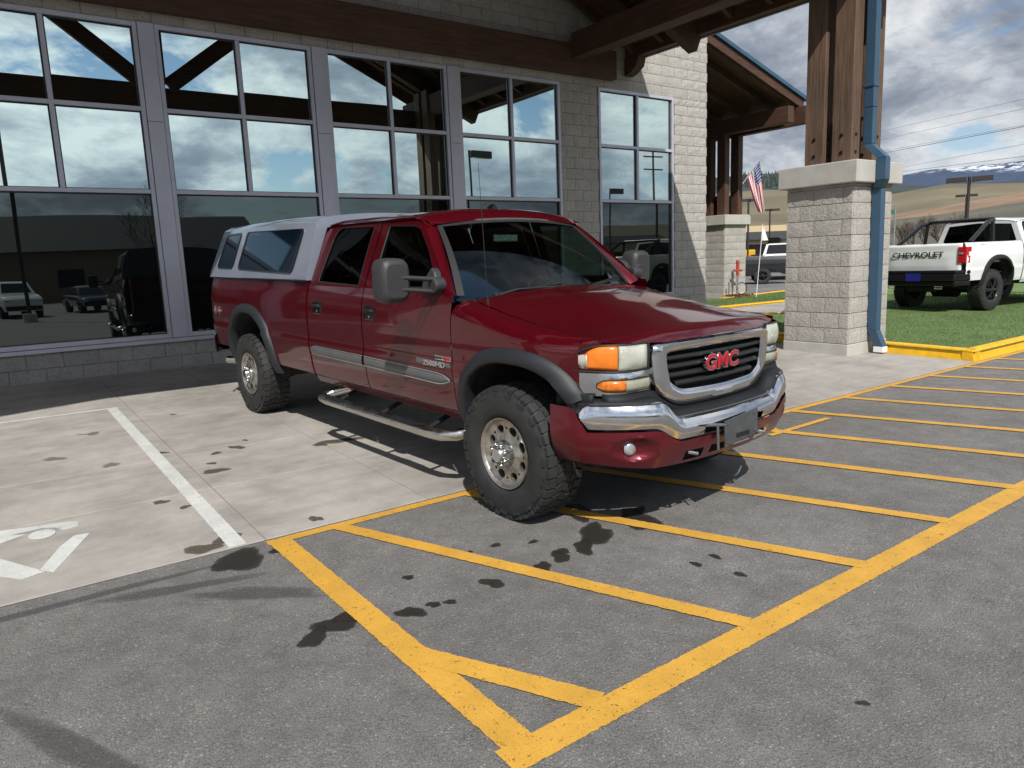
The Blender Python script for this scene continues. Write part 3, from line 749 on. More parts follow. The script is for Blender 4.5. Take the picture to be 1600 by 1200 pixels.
def m_lens(name, col, fac, ribs):
    m, nt, b, out = newmat(name); L = nt.links.new; v = tcoord(nt)
    b.inputs['Base Color'].default_value = (*col, 1); b.inputs['Roughness'].default_value = .25; b.inputs['Coat Weight'].default_value = 1; b.inputs['Coat Roughness'].default_value = .05
    tr = nd(nt, 'ShaderNodeBsdfTransparent'); tr.inputs[0].default_value = (.93, .95, .9, 1)
    mx = nd(nt, 'ShaderNodeMixShader'); f = crmp(nt, nz(nt, v, 9, 4), [(.3, fac-.14), (.7, fac+.14)]); L(f, mx.inputs[0]); L(tr.outputs[0], mx.inputs[1]); L(b.outputs[0], mx.inputs[2]); L(mx.outputs[0], out.inputs[0])
    w = nd(nt, 'ShaderNodeTexWave'); w.inputs['Scale'].default_value = ribs; w.bands_direction = 'Y'; L(v, w.inputs['Vector']); bump(nt, b, w.outputs['Fac'], .25, .003)
m_lens('headlight_lens', (.74, .75, .67), .50, 12); m_lens('clear_lens', (.50, .50, .40), .5, 40)
simple('amber_lens', (.80, .20, .012), .25, 0, .12, 25, coat=.9); simple('amber_lens_dark', (.62, .16, .01), .2, 0, .3, 40, coat=1); simple('red_lens', (.45, .006, .01), .2, coat=.8); simple('fog_lens', (.5, .52, .55), .12, .5)
simple('plate_grey', (.06, .068, .072), .4, 0, .2, 12)
simple('plate_blue', (.015, .02, .22), .4); simple('mud_liner', (.035, .032, .028), .9, 0, .5, 14, .4, 60)
def m_tyre():
    m, nt, b, out = newmat('tyre_rubber'); v = tcoord(nt); L = nt.links.new
    n = nz(nt, v, 9, 6, .6)
    L(crmp(nt, n, [(.3, (.012, .0128, .0135)), (.7, (.028, .029, .030))]), b.inputs['Base Color']); b.inputs['Roughness'].default_value = .72
    bump(nt, b, nz(nt, v, 120, 3), .12, .004)
m_tyre()
simple('sidewall_rubber', (.030, .034, .037), .5, 0, .25, 6, .05, 60)
def m_glass(name, tint, refl_add, dark):
    """see-through car glass: coloured transparency under a clear reflection"""
    m, nt, b, out = newmat(name); L = nt.links.new; nt.nodes.remove(b)
    t = nd(nt, 'ShaderNodeBsdfTransparent'); t.inputs[0].default_value = (*tint, 1)
    g = nd(nt, 'ShaderNodeBsdfGlossy'); g.inputs['Color'].default_value = (.9, .95, .97, 1); g.inputs['Roughness'].default_value = .01
    fr = schlick(nt)
    ma = nd(nt, 'ShaderNodeMath', operation='MULTIPLY_ADD', use_clamp=True); L(fr, ma.inputs[0]); ma.inputs[1].default_value = 1; ma.inputs[2].default_value = refl_add
    mx = nd(nt, 'ShaderNodeMixShader'); L(ma.outputs[0], mx.inputs[0]); L(t.outputs[0], mx.inputs[1]); L(g.outputs[0], mx.inputs[2]); L(mx.outputs[0], out.inputs[0])
m_glass('windscreen_glass', (.45, .62, .55), .0, 0); m_glass('side_glass', (.22, .30, .27), .0, 0); m_glass('privacy_glass', (.035, .04, .04), .01, 0)
def m_topglass():
    m, nt, b, out = newmat('topper_glass'); b.inputs['Base Color'].default_value = (.003, .008, .016, 1); b.inputs['Roughness'].default_value = .04; b.inputs['Specular IOR Level'].default_value = .5
m_topglass()

def lerp_(a, b, t): return a+(b-a)*t
def interp(tab, z):
    if z <= tab[0][0]: return tab[0][1]
    for (a, u), (b, v) in zip(tab, tab[1:]):
        if z <= b: return u+(v-u)*(z-a)/(b-a)
    return tab[-1][1]
def spl(tab, z):
    # catmull-rom through the table, but the character line stays crisp
    if z <= tab[0][0]: return tab[0][1]
    for i in range(len(tab)-1):
        (a, u), (b, v) = tab[i], tab[i+1]
        if z <= b:
            t = (z-a)/(b-a); m0 = (v-tab[i-1][1])/(b-tab[i-1][0]) if i else (v-u)/(b-a); m1 = (tab[i+2][1]-u)/(tab[i+2][0]-a) if i+2 < len(tab) else (v-u)/(b-a)
            if abs(a-.888) < .002 or abs(b-.888) < .002 or abs(b-.905) < .002 or abs(a-.905) < .002: return u+(v-u)*t
            h = b-a; return (2*t**3-3*t*t+1)*u+(t**3-2*t*t+t)*h*m0+(-2*t**3+3*t*t)*v+(t**3-t*t)*h*m1
    return tab[-1][1]
def V3(f, s, z): return (f, -s, z)                     # f forward, s towards the vehicle's right

# ------------------------------------------------------------------ wheel
def make_wheel(parent, f, sd, s_out, z, rt, steer=0, style='eight', k=1.0):
    """a wheel whose outer face looks along +s*sd; own empty so it can turn"""
    w = bpy.data.objects.new('wheel', None); COL.objects.link(w); w.parent = parent; w.empty_display_size = .1
    w.location = V3(f, sd*s_out, z); w.rotation_euler = (0, 0, steer+(0 if sd > 0 else pi))
    # local: outward = -y
    key = (style, round(rt, 3))
    if key not in WHEELS:
        n = 72; W_ = .255; rb = .218*k
        prof = [(.02, rb), (.002, rb+.012), (-.012, rb+.03), (-.018, rb+.07), (-.014, rt-.06), (.000, rt-.028), (.012, rt-.012), (.03, rt-.004), (W_/2, rt-.002), (W_-.03, rt-.004), (W_, rt-.03), (W_+.01, rt-.08), (W_-.01, rb)]
        mb = MB(); mb.lathe(prof, n)
        # tread lugs: two shoulder rows, three centre rows
        def lug(t0, t1, y0, y1, r0, r1, tw=0):
            p = []
            for r in (r0, r1):
                for (t, y) in ((t0, y0), (t1, y0), (t1+tw, y1), (t0+tw, y1)):
                    rr = r - (.012 if y <= .006 and r == r1 else 0)
                    p.append((rr*cos(t), y, rr*sin(t)))
            mb.hexa(p)
        N = 38; st = 2*pi/N
        for i in range(N):
            a = i*st
            lug(a, a+st*.74, -.004, .052, rt-.03, rt+.006, st*.12); lug(a+st*.5, a+st*1.24, W_-.052, W_+.004, rt-.03, rt+.006, -st*.12)
            lug(a+st*.25, a+st*.97, .060, .105, rt-.01, rt+.006, st*.35); lug(a+st*.6, a+st*1.3, .113, .160, rt-.01, rt+.006, -st*.3); lug(a+st*.1, a+st*.8, .168, W_-.060, rt-.01, rt+.006, st*.3)
            if i % 2 == 0:                              # sidewall biters
                lug(a, a+st*.9, -.016, -.008, rt-.062, rt-.024, 0)
        tm = mb.mesh('tyre'); 
        rim = MB()
        if style == 'eight':
            # dished disc, eight ovals and eight round holes, turned lip and barrel
            R1, R0 = .200*k, .085*k; NS = 8; yo = .030
            def dish(r): return .012+.030*max(0, 1-abs(r-.15*k)/(.07*k))**2*.6
            for q in range(NS):
                a0 = 2*pi*q/NS; a1 = a0+2*pi/NS; am = (a0+a1)/2
                def bp(t0, t1, m_):
                    o = []
                    for i in range(m_): o.append((R1, t0+(t1-t0)*i/m_))
                    for i in range(m_): o.append((R1+(R0-R1)*i/m_, t1))
                    for i in range(m_): o.append((R0, t1+(t0-t1)*i/m_))
                    for i in range(m_): o.append((R0+(R1-R0)*i/m_, t0))
                    return o
                out_ = bp(a0, a1, 6)
                inn = []
                cx, cy = .152*k*cos(am), .152*k*sin(am)
                big = True
                for r, t in out_:
                    x, y = r*cos(t)-cx, r*sin(t)-cy; u = x*cos(am)+y*sin(am); v_ = -x*sin(am)+y*cos(am)
                    d = math.atan2(v_/.034, u/.022); hx, hy = .026*k*cos(d), .034*k*sin(d)
                    inn.append((cx+hx*cos(am)-hy*sin(am), cy+hx*sin(am)+hy*cos(am)))
                rim.ring([(r*cos(t), dish(r), r*sin(t)) for r, t in out_], [(x, dish(.152*k)-.002, y) for x, y in inn])
                rim.ring([(x, dish(.152*k)-.002, y) for x, y in inn], [(x*.99, dish(.152*k)+.03, y*.99) for x, y in inn])
            rim.lathe([(.012, R1), (.004, R1+.006), (-.002, .212*k), (-.006, .220*k), (.004, .222*k), (.03, .216*k)], 56)
            rm = rim.mesh('rim')
            holes = MB()
            for q in range(NS):
                a0 = 2*pi*q/NS
                holes.lathe([(dish(.155*k)-.0035, .011*k), (dish(.155*k)-.0035, .0001)], 10, 'y', (.160*k*cos(a0), 0, .160*k*sin(a0)))
            hm = holes.mesh('vent_hole')
            cap = MB(); cap.lathe([(.03, .086*k), (.0, .084*k), (-.018, .078*k), (-.022, .070*k), (-.022, .052*k), (-.052, .046*k), (-.060, .040*k), (-.060, .0001)], 32)
            for q in range(8):
                a = 2*pi*(q+.5)/8; cx, cy = .066*k*cos(a), .066*k*sin(a)
                cap.lathe([(-.015, .014*k), (-.044, .0125*k), (-.050, .008*k), (-.050, .0001)], 10, 'y', (cx, 0, cy))
            cm = cap.mesh('hub_cap')
        else:
            R1 = .225*k
            rim.lathe([(.01, R1), (-.004, R1+.012), (.0, R1+.02), (.03, R1+.015)], 40)
            for q in range(6):
                for dd in (-.13, .13):
                    a = 2*pi*q/6
                    p = [(.05*cos(a)-.02*sin(a)*(1 if dd > 0 else -1)*0, 0, .05*sin(a))]
                    c0 = Vector((.045*cos(a), -.004, .045*sin(a))); c1 = Vector((R1*cos(a+dd), .012, R1*sin(a+dd)))
                    rim.tube([c0, c0.lerp(c1, .5)+Vector((0, -.012, 0)), c1], [.022, .018, .016], 6)
            rm = rim.mesh('rim'); hm = None
            cap = MB(); cap.lathe([(.03, .075*k), (-.012, .07*k), (-.02, .05*k), (-.02, .0001)], 24); cm = cap.mesh('hub_cap')
        drum = MB(); drum.lathe([(.075, .218*k), (.07, .16*k), (.06, .05), (.06, .0001)], 28); drum.lathe([(.03, .216*k), (.2, .205*k), (.2, .0001)], 28)
        WHEELS[key] = (tm, rm, hm, cm, drum.mesh('brake_drum'))
    tm, rm, hm, cm, dm = WHEELS[key]
    def part(nm, me, mat, sm):
        o = bpy.data.objects.new(nm, me); COL.objects.link(o); o.parent = w
        if not me.materials: me.materials.append(MATS[mat]); me.shade_smooth(); me.set_sharp_from_angle(angle=R_(sm))
        return o
    part('tyre', tm, 'tyre_rubber', 35)
    part('rim', rm, 'wheel_alloy' if style == 'eight' else 'gloss_black', 40)
    if hm: part('vent_hole', hm, 'under_black', 40)
    part('hub_cap', cm, 'dull_chrome' if style == 'eight' else 'gloss_black', 35); part('brake_drum', dm, 'under_black', 40)
    return w
WHEELS = {}

WTAB = [(.50, .90), (.57, .935), (.64, .958), (.78, .978), (.87, .990), (.888, .992), (.905, .980), (1.0, .986), (1.1, .988), (1.2, .984), (1.3, .968), (1.37, .948), (1.45, .93)]
def pickup(label, cfg, group=None):
    root = thing(cfg.get('name', 'pickup_truck'), label, cfg.get('cat', 'pickup truck'), group=group)
    PM = cfg['paint']; gmc = cfg.get('gmc', False)
    rt = cfg.get('rt', .415); hz = cfg.get('hz', .415); WB = cfg.get('wb', 4.242)
    FA, FR, FN = (.09, .50), .50, 2.5                   # front arch centre, radius, squareness
    RA, RR = (-WB+.16, .545), .545
    CABR, BEDF, BEDR = cfg.get('cab', -2.64), cfg.get('cab', -2.64)-.035, -WB-cfg.get('over', .98)
    def arch(f, c, r, n):
        d = abs(f-c[0])/r
        return c[1]+r*(1-d**n)**(1/n) if d < 1 else 0
    def wid(f, z):
        w = spl(WTAB, z)
        if f > .05: w -= .082*((f-.05)/.5)**2
        if f < -WB-.6: w -= .03*((-f-WB-.6)/.4)**2
        return w
    def green(z): t = (z-1.37)/.5; return .946-.185*t-.018*t*t
    def both(fn):
        for sd in (1, -1): fn(sd)
    def panel(nm, fs, zb, zt, sd, rows=22, mat=None, w=None, solid=.010, extra=None):
        mb = MB(); g = []
        for f in fs:
            a, b = zb(f), zt(f)
            g.append([V3(f, sd*(w or wid)(f, a+(b-a)*j/rows), a+(b-a)*j/rows) for j in range(rows+1)])
        mb.quadgrid(g, flip=(sd > 0))
        return put(nm, mb, mat or PM, root, smooth=40)
    def frange(a, b, n): return [a+(b-a)*i/n for i in range(n+1)]
    SILL = .575
    # ---- hood line
    def zseam(f): return interp([(-.45, 1.318), (-.1, 1.245), (.1, 1.208), (.4, 1.172), (.58, 1.158), (.70, 1.146)], f)
    def zcen(f): return interp([(-.45, 1.375), (-.1, 1.335), (.2, 1.285), (.5, 1.222), (.7, 1.180), (.80, 1.155), (.84, 1.148)], f)
    def hfront(s): return .835-.155*(abs(s)/.84)**2.6
    def fender(sd):
        fs = frange(-.50, .56, 34); mb = MB(); g = []
        for f in fs:
            zt = zseam(f); zb = max(SILL, arch(f, FA, FR, FN), .80 if f > .35 else 0)
            col = []
            n = 26
            for j in range(n+1):
                z = zb+(zt-zb)*(1-(1-j/n)**1.0); col_w = wid(f, z); d = zt-z; sh = .115; inn = .845
                if d < sh: col_w = inn+(wid(f, zt-sh)-inn)*math.sqrt(max(0, 1-((sh-d)/sh)**2.2))
                col.append(V3(f, sd*col_w, z))
            g.append(col)
        mb.quadgrid(g, flip=(sd > 0))
        # strip over the headlight, running in to the bonnet corner
        g = []
        for i in range(9):
            f = .56+.118*i/8; zt = zseam(f); so = .56+.34*max(0, (.770-f)/.225)**(1/4.5)-.004; so = max(so, .847)
            zl = min(1.118, zt-.01); g.append([V3(f, sd*(.845+(so-.845)*math.sqrt(max(0, 1-((.115-min(.115, zt-z))/.115)**2.2))), z) for z in [lerp_(zl, zt, k/7) for k in range(8)]])
        mb.quadgrid(g, flip=(sd > 0))
        put('fender', mb, PM, root, smooth=40)
    both(fender)
    # ---- hood
    mb = MB(); g = []
    NF, NS_ = 26, 30
    for i in range(NF+1):
        row = []
        for j in range(NS_+1):
            s = -.838+1.676*j/NS_; a = abs(s)/.838
            fr = hfront(s); f0 = -.43+.07*(1-a*a)*.9; u = i/NF; f = f0+(fr-f0)*u
            fe = -.45+(.84+.45)*(f+.45)/(fr+.45) if True else f
            zc, zs = zcen(-.45+(.84+.45)*u), zseam(min(.70, -.45+(.70+.45)*u))
            # power bulge edges
            cr = 1-a**2.2
            z = zs+(zc-zs)*cr
            bul = max(0, 1-abs(a-.0)/.62); z += .007*(1 if a < .42 else .5+.5*cos(pi*min(1, (a-.42)/.26)))*min(1, 3*(1-u)+.15)*(1 if u > .03 else .3)
            if u > .93: z -= (.034*(1-a*a)+.012)*((u-.93)/.07)**2
            row.append(V3(f, s, z))
        g.append(row)
    mb.quadgrid(g); put('hood', mb, PM, root, smooth=60)
    # ---- doors
    belt = 1.372
    def door(nm, f0, f1, outer, inner, sd, glass, seal=.012):
        lo = MB(); g = []
        for f in frange(f0, f1, 10):
            g.append([V3(f, sd*wid(f, SILL+.02+(belt-SILL-.02)*j/22), SILL+.02+(belt-SILL-.02)*j/22) for j in range(23)])
        lo.quadgrid(g, flip=(sd < 0) != (f1 < f0) if False else (sd > 0))
        d = put(nm, lo, PM, root, smooth=40)
        N = 40
        def resample(poly):
            L = [0]; P = [Vector(p) for p in poly]+[Vector(poly[0])]
            for a, b in zip(P, P[1:]): L.append(L[-1]+(b-a).length)
            return P, L
        def atl(PL, t):
            P, L = PL; x = t*L[-1]
            for i in range(len(L)-1):
                if x <= L[i+1]+1e-9: return P[i].lerp(P[i+1], (x-L[i])/max(1e-9, L[i+1]-L[i]))
            return P[-1]
        def corr(n): return n
        segs = []
        # both outlines have the same number of corners: match corner to corner
        def dens(poly, m=8):
            o = []
            for i in range(len(poly)):
                a, b = Vector(poly[i]), Vector(poly[(i+1) % len(poly)])
                o += [a.lerp(b, k/m) for k in range(m)]
            return o
        O_, I_ = dens(outer), dens(inner)
        up = MB(); up.ring([V3(p[0], sd*green(p[1]), p[1]) for p in O_], [V3(p[0], sd*green(p[1]), p[1]) for p in I_])
        if sd > 0: up.f = [q[::-1] for q in up.f]
        put('door_frame', up, PM, d, smooth=40)
        c = Vector((sum(p[0] for p in I_)/len(I_), sum(p[1] for p in I_)/len(I_)))
        I2 = [p.lerp(c, .035) for p in I_]
        sl_ = MB(); sl_.ring([V3(p[0], sd*(green(p[1])-.006), p[1]) for p in [q.lerp(c, -.02) for q in I_]], [V3(p[0], sd*(green(p[1])-.006), p[1]) for p in I2]); put('window_seal', sl_, 'rubber_seal', d, smooth=40, solid=-.01)
        gl = MB(); rows = [[V3(p[0], sd*(green(p[1])-.014), p[1]) for p in I2]]
        for fr in (.5,): rows.append([V3(q[0], sd*(green(q[1])-.014), q[1]) for q in [p.lerp(c, fr) for p in I2]])
        rows.append([V3(c[0], sd*(green(c[1])-.014), c[1])]*len(I2)); gl.quadgrid(rows, closev=True); put('window', gl, glass, d, smooth=60)
        return d
    def doors(sd):
        o1 = [(-.545, 1.372), (-.60, 1.395), (-.86, 1.635), (-1.10, 1.825), (-1.22, 1.868), (-1.672, 1.882), (-1.678, 1.372)]
        i1 = [(-.70, 1.392), (-.735, 1.43), (-.93, 1.64), (-1.12, 1.795), (-1.22, 1.822), (-1.575, 1.835), (-1.580, 1.378)]
        d1 = door('front_door', -.508, -1.675, o1, i1, sd, 'side_glass')
        e = CABR
        o2 = [(-1.690, 1.372), (-1.686, 1.882), (e+.22, 1.885), (e+.10, 1.865), (e+.03, 1.80), (e+.0, 1.372)]
        i2 = [(-1.782, 1.380), (-1.79, 1.838), (e+.30, 1.846), (e+.235, 1.825), (e+.20, 1.77), (e+.135, 1.398)]
        d2 = door('rear_door', -1.688, CABR, o2, i2, sd, 'privacy_glass')
        for d, f in ((d1, -1.55), (d2, -2.44)):
            h = MB(); w = wid(f, 1.19)
            h.box((f-.075, -sd*w-.010, 1.135), (f+.075, -sd*w+.010, 1.245)); hh = put('door_handle', h, 'gloss_black', d, bevel=.01)
            h = MB(); h.tube([V3(f-.055, sd*(w+.008), 1.205), V3(f-.05, sd*(w+.026), 1.21), V3(f+.05, sd*(w+.026), 1.21), V3(f+.055, sd*(w+.008), 1.205)], .013, 8); put('handle_grip', h, 'black_plastic', d, smooth=40)
            if d is d1 or True:
                h = MB(); h.lathe([(0, .011), (.006, .010), (.008, .0001)], 12, 'y', (0, 0, 0)); h.v = [(v[0]+f, -sd*(w+.006+v[1]), v[2]+1.165) for v in h.v]; put('lock', h, 'dull_chrome', d)
        if gmc:
            for d, a, b in ((d1, -.53, -1.665), (d2, -1.70, -2.615)):
                mb = MB(); g = []
                n = 16
                for i in range(n+1):
                    u = i/n; f = a+(b-a)*u; tip = (1-min(1, (u if d is d1 else 1-u)/.13))**2; h = .037*(1-tip)+.004; zc = .800+(.018*u if d is d1 else .018+.006*u)
                    w = wid(f, zc); g.append([V3(f, sd*(w-.002), zc-h), V3(f, sd*(w+.010), zc-h*.85), V3(f, sd*(w+.016), zc), V3(f, sd*(w+.010), zc+h*.85), V3(f, sd*(w-.002), zc+h)])
                mb.quadgrid(g); ml = put('side_molding', mb, 'molding_grey', d, smooth=60)
                mb = MB()
                for e_ in (-1, 1):
                    pts = []
                    for i in range(n+1):
                        u = i/n; f = a+(b-a)*u; tip = (1-min(1, (u if d is d1 else 1-u)/.13))**2; h = (.037*(1-tip)+.004)*.9; zc = .800+(.018*u if d is d1 else .018+.006*u)
                        pts.append(V3(f, sd*(wid(f, zc)+.011), zc+e_*h))
                    mb.tube(pts, .0035, 5)
                put('trim_line', mb, 'silver_line', d)
    both(doors)
    # rocker below the doors, A pillars and drip rails
    def sides(sd):
        panel('rocker', frange(-.45, CABR, 12), lambda f: .535, lambda f: .588, sd, 3, solid=.01)
        mb = MB(); g = []
        for i in range(11):
            t = i/10; f = -.60-.465*t; z = 1.335+.475*t; s = .862-.185*t-.01*sin(pi*t)
            fo = -.575-.53*t; zo = 1.372+.45*t
            g.append([V3(f, sd*s, z), V3((f+fo)/2+.018, sd*((s+green(zo))/2+.012), (z+zo)/2+.008), V3(fo-.012, sd*(green(max(1.37, zo))-.003), zo+.004)])
        mb.quadgrid(g, flip=(sd < 0)); put('windscreen_pillar', mb, PM, root, smooth=60)
        pts = [V3(-1.06-.0, sd*.735, 1.838), V3(-1.25, sd*.752, 1.884), V3(-1.7, sd*.752, 1.896), V3(-2.3, sd*.750, 1.896), V3(CABR+.06, sd*.742, 1.872)]
        mb = MB(); mb.tube(pts, .007, 6); put('drip_rail', mb, 'rubber_seal' if False else PM, root, smooth=60)
    both(sides)
    # ---- roof
    mb = MB(); g = []
    for i in range(25):
        u = i/24; row = []
        for j in range(25):
            v = -1+2*j/24; f0 = -1.055+.055*(1-v*v); f1 = CABR; f = f0+(f1-f0)*u
            s = v*.762
            edge = 1.884-.07*max(0, (1-u/.10))**2-.035*max(0, (u-.88)/.12)**2
            ctr = 1.952-.098*max(0, (1-u/.16))**2-.045*max(0, (u-.86)/.14)**2
            z = edge+(ctr-edge)*(1-abs(v)**2.6)
            if abs(v) > .97: z -= .012
            row.append(V3(f, s, z))
        g.append(row)
    mb.quadgrid(g, flip=True); put('roof', mb, PM, root, smooth=50)
    # cab back with its window
    mb = MB()
    N = 8
    oc = [(-.90, .62), (.90, .62), (.945, 1.37), (.75, 1.86), (.0, 1.925), (-.75, 1.86), (-.945, 1.37)]
    bg = cfg.get('wide_glass', 0); ic = [(-.55-bg*.2, 1.42), (.55+bg*.2, 1.42), (.60+bg*.2, 1.45), (.55+bg*.12, 1.76+bg*.04), (.0, 1.785+bg*.06), (-.55-bg*.12, 1.76+bg*.04), (-.60-bg*.2, 1.45)]
    mb.ring([V3(CABR+.012, s, z) for s, z in oc], [V3(CABR+.012, s, z) for s, z in ic]); put('cab_back', mb, PM, root, solid=-.01)
    mb = MB(); mb.poly([V3(CABR+.014, s, z) for s, z in ic]); put('rear_window', mb, 'privacy_glass', root)
    # ---- windscreen
    def ws(u, v, off=0):
        fb, zb_, sb = -.605+.17*(1-v*v), 1.338-.02*(1-v*v), .845
        ft, zt_, st = -1.062+.065*(1-v*v), 1.812+.038*(1-v*v), .672
        f = fb+(ft-fb)*u; z = zb_+(zt_-zb_)*u; s = v*(sb+(st-sb)*u)
        bow = .03*sin(pi*u); return V3(f+bow*.7+off*.7, s, z+bow*.5+off*.7)
    mb = MB(); mb.quadgrid([[ws(i/10, -1+2*j/16) for j in range(17)] for i in range(11)]); put('windscreen', mb, 'windscreen_glass', root, smooth=80)
    mb = MB()
    for v0, v1 in ((-1.012, -.955), (.955, 1.012)): mb.quadgrid([[ws(i/10, v, .006) for v in (v0, v1)] for i in range(11)])
    mb.quadgrid([[ws(u, -1.0+2*j/16, .006) for j in range(17)] for u in (.965, 1.02)]); 
    put('windscreen_trim', mb, 'rubber_seal', root, solid=.004)
    mb = MB(); mb.quadgrid([[ws(u, -1.0+2*j/16, .007) for j in range(17)] for u in (1.0, 1.028)]); put('windscreen_header', mb, 'grey_trim', root, solid=.004)
    # cowl with vents and wipers
    mb = MB(); g = []
    for i in range(4):
        t = i/3; g.append([V3((-.43+.07*(1-v*v))*(1-t)+(-.62+.165*(1-v*v))*t, v*.86, (1.300+.035*(1-v*v))*(1-t)+(1.322-.01*(1-v*v))*t-.012*sin(pi*t)) for v in [-1+2*j/14 for j in range(15)]])
    mb.quadgrid(g); cw = put('cowl', mb, 'black_plastic', root, smooth=60)
    if gmc:
        for i in range(18):
            v = .92-i*.055; mb = MB(); f = -.425+.07*(1-v*v); z = 1.313+.033*(1-v*v)
            mb.box((f-.06, -v*.86-.007, z-.004), (f-.012, -v*.86+.007, z+.009)); put('cowl_louvre', mb, 'black_plastic', cw)
        for s0, s1, u1 in ((.62, .02, .05), (-.05, -.66, .05)):
            p0 = Vector(ws(.0, s0/.84, .01)); p0.x += .05; p1 = Vector(ws(.055, s1/.84, .03))
            mb = MB(); mb.tube([p0, p0.lerp(p1, .3)+Vector((0, 0, .02)), p1], [.012, .009, .006], 6); wp = put('wiper', mb, 'rubber_seal', root, smooth=40)
            b0 = Vector(ws(.04, (s0-.12)/.84, .012)); b1 = Vector(ws(.10, (s1-.0)/.84, .012)); mb = MB(); mb.tube([b0, b1], .007, 4); put('wiper_blade', mb, 'black_plastic', wp)
            mb = MB(); mb.lathe([(0, .026), (.02, .024), (.03, .012), (.032, .0001)], 12, 'z', (p0.x, p0.y, p0.z-.01)); put('wiper_pivot', mb, 'rubber_seal', wp, smooth=40)
    # ---- interior
    it = MB()
    it.box((CABR+.05, -.86, .60), (-.40, .86, .66)); it.box((-.46, -.80, .66), (-.42, .80, 1.24)); it.box((CABR+.03, -.80, .66), (CABR+.05, .80, 1.36))
    put('cabin_floor', it, 'interior', root)
    mb = MB(); g = []
    for i in range(7):
        t = i/6; g.append([V3(-.50+.10*(1-v*v)-.42*t, v*.80, 1.285+.0*t-.10*t**3+.02*sin(pi*t)) for v in [-1+2*j/12 for j in range(13)]])
    mb.quadgrid(g); g = [[(p[0], p[1], p[2]) for p in g[-1]], [(p[0]+.05, p[1], p[2]-.30) for p in g[-1]]]; mb.quadgrid(g)
    put('dashboard', mb, 'dash_grey', root, smooth=50)
    if gmc:
        for s in (.40, -.40):
            mb = MB(); mb.hexa([V3(-1.30, s-.25, .80), V3(-1.30, s+.25, .80), V3(-1.82, s+.25, .80), V3(-1.82, s-.25, .80), V3(-1.30, s-.24, .98), V3(-1.30, s+.24, .98), V3(-1.80, s+.24, .96), V3(-1.80, s-.24, .96)])
            mb.hexa([V3(-1.72, s-.24, .94), V3(-1.72, s+.24, .94), V3(-1.86, s+.24, .94), V3(-1.86, s-.24, .94), V3(-1.84, s-.22, 1.50), V3(-1.84, s+.22, 1.50), V3(-1.94, s+.22, 1.50), V3(-1.94, s-.22, 1.50)])
            mb.hexa([V3(-1.85, s-.13, 1.52), V3(-1.85, s+.13, 1.52), V3(-1.93, s+.13, 1.52), V3(-1.93, s-.13, 1.52), V3(-1.87, s-.12, 1.70), V3(-1.87, s+.12, 1.70), V3(-1.95, s+.12, 1.70), V3(-1.95, s-.12, 1.70)])
            put('seat', mb, 'interior', root, bevel=.03)
        mb = MB(); mb.box((-2.5, -.7, .8), (-2.35, .7, 1.52)); mb.box((-2.5, -.7, .8), (-2.0, .7, .98)); put('rear_seat', mb, 'interior', root, bevel=.04)
        mb = MB(); n = 28; ang = R_(28)
        path = [(cos(2*pi*i/n)*.19, sin(2*pi*i/n)*.19) for i in range(n+1)]
        C_ = Vector(V3(-1.10, -.40, 1.23)); ux = Vector((0, 1, 0)); uy = Vector((-sin(ang), 0, cos(ang)))
        mb.tube([C_+ux*a+uy*b for a, b in path], .016, 8, cap=False)
        for a in (0, pi, -pi/2): mb.tube([C_, C_+ux*cos(a)*.18+uy*sin(a)*.18], .014, 6)
        mb.tube([C_, C_+Vector((.3, 0, -.12))], .03, 8); put('steering_wheel', mb, 'gloss_black', root, smooth=60)
        mb = MB(); mb.box(V3(-1.13, .12, 1.69), V3(-1.11, -.12, 1.755)); mb.v = [tuple(v) for v in mb.v]; put('rear_view_mirror', mb, 'dull_chrome', root, bevel=.01)
    # ---- bed
    def bed(sd):
        o = panel('bed_side', frange(BEDF, BEDR, 56), lambda f: max(SILL+.02 if f > RA[0] else .66, arch(f, RA, RR, 2.3)), lambda f: 1.405, sd, 24)
        mb = MB(); g = []
        for f in frange(BEDF, BEDR, 4): g.append([V3(f, sd*wid(f, 1.405), 1.405), V3(f, sd*(wid(f, 1.405)-.03), 1.428), V3(f, sd*.85, 1.428), V3(f, sd*.84, 1.0)])
        mb.quadgrid(g); put('bed_rail', mb, cfg.get('rail', PM), o, smooth=40)
        mb = MB(); mb.quadgrid([[V3(BEDF, sd*(wid(BEDF, z)-dx), z) for z in [.6+.8*j/12 for j in range(13)]] for dx in (0, .12)]); put('bed_end', mb, PM, o)
    both(bed)
    mb = MB(); mb.box((BEDR+.02, -.84, .78), (BEDF, .84, .80)); mb.box((BEDF-.02, -.9, .62), (BEDF, .9, 1.40)); put('bed_floor', mb, 'under_black', root)
    mb = MB(); g = []
    for i in range(13):
        z = .70+.72*i/12; g.append([V3(BEDR-.035*(1-abs(v)**4)-.012*(1 if .30 < i/12 < .75 and abs(v) < .8 else 0), v*.86, z) for v in [-1+2*j/24 for j in range(25)]])
    mb.quadgrid(g); tg = put('tailgate', mb, cfg.get('gate', PM), root, smooth=35, solid=.03)
    # underbody
    mb = MB(); mb.box((BEDR+.15, -.62, .50), (.55, .62, .60)); mb.box((CABR, -.80, .56), (-.5, .80, .60)); mb.box((-.55, -.55, .5), (.62, .55, 1.05))
    mb.tube([V3(-WB, -.7, hz), V3(-WB, .7, hz)], .07, 10); mb.tube([V3(-WB, -.18, hz), V3(-WB, .18, hz)], .16, 12); mb.tube([V3(0, -.7, hz), V3(0, .7, hz)], .06, 10)
    mb.tube([V3(-WB, 0, hz+.02), V3(-1.2, 0, .52)], .045, 8)
    for s in (-.52, .52): mb.tube([V3(-WB-.65, s, .58), V3(-WB, s, hz-.06), V3(-WB+.65, s, .56)], .035, 6)
    put('chassis', mb, 'under_black', root)
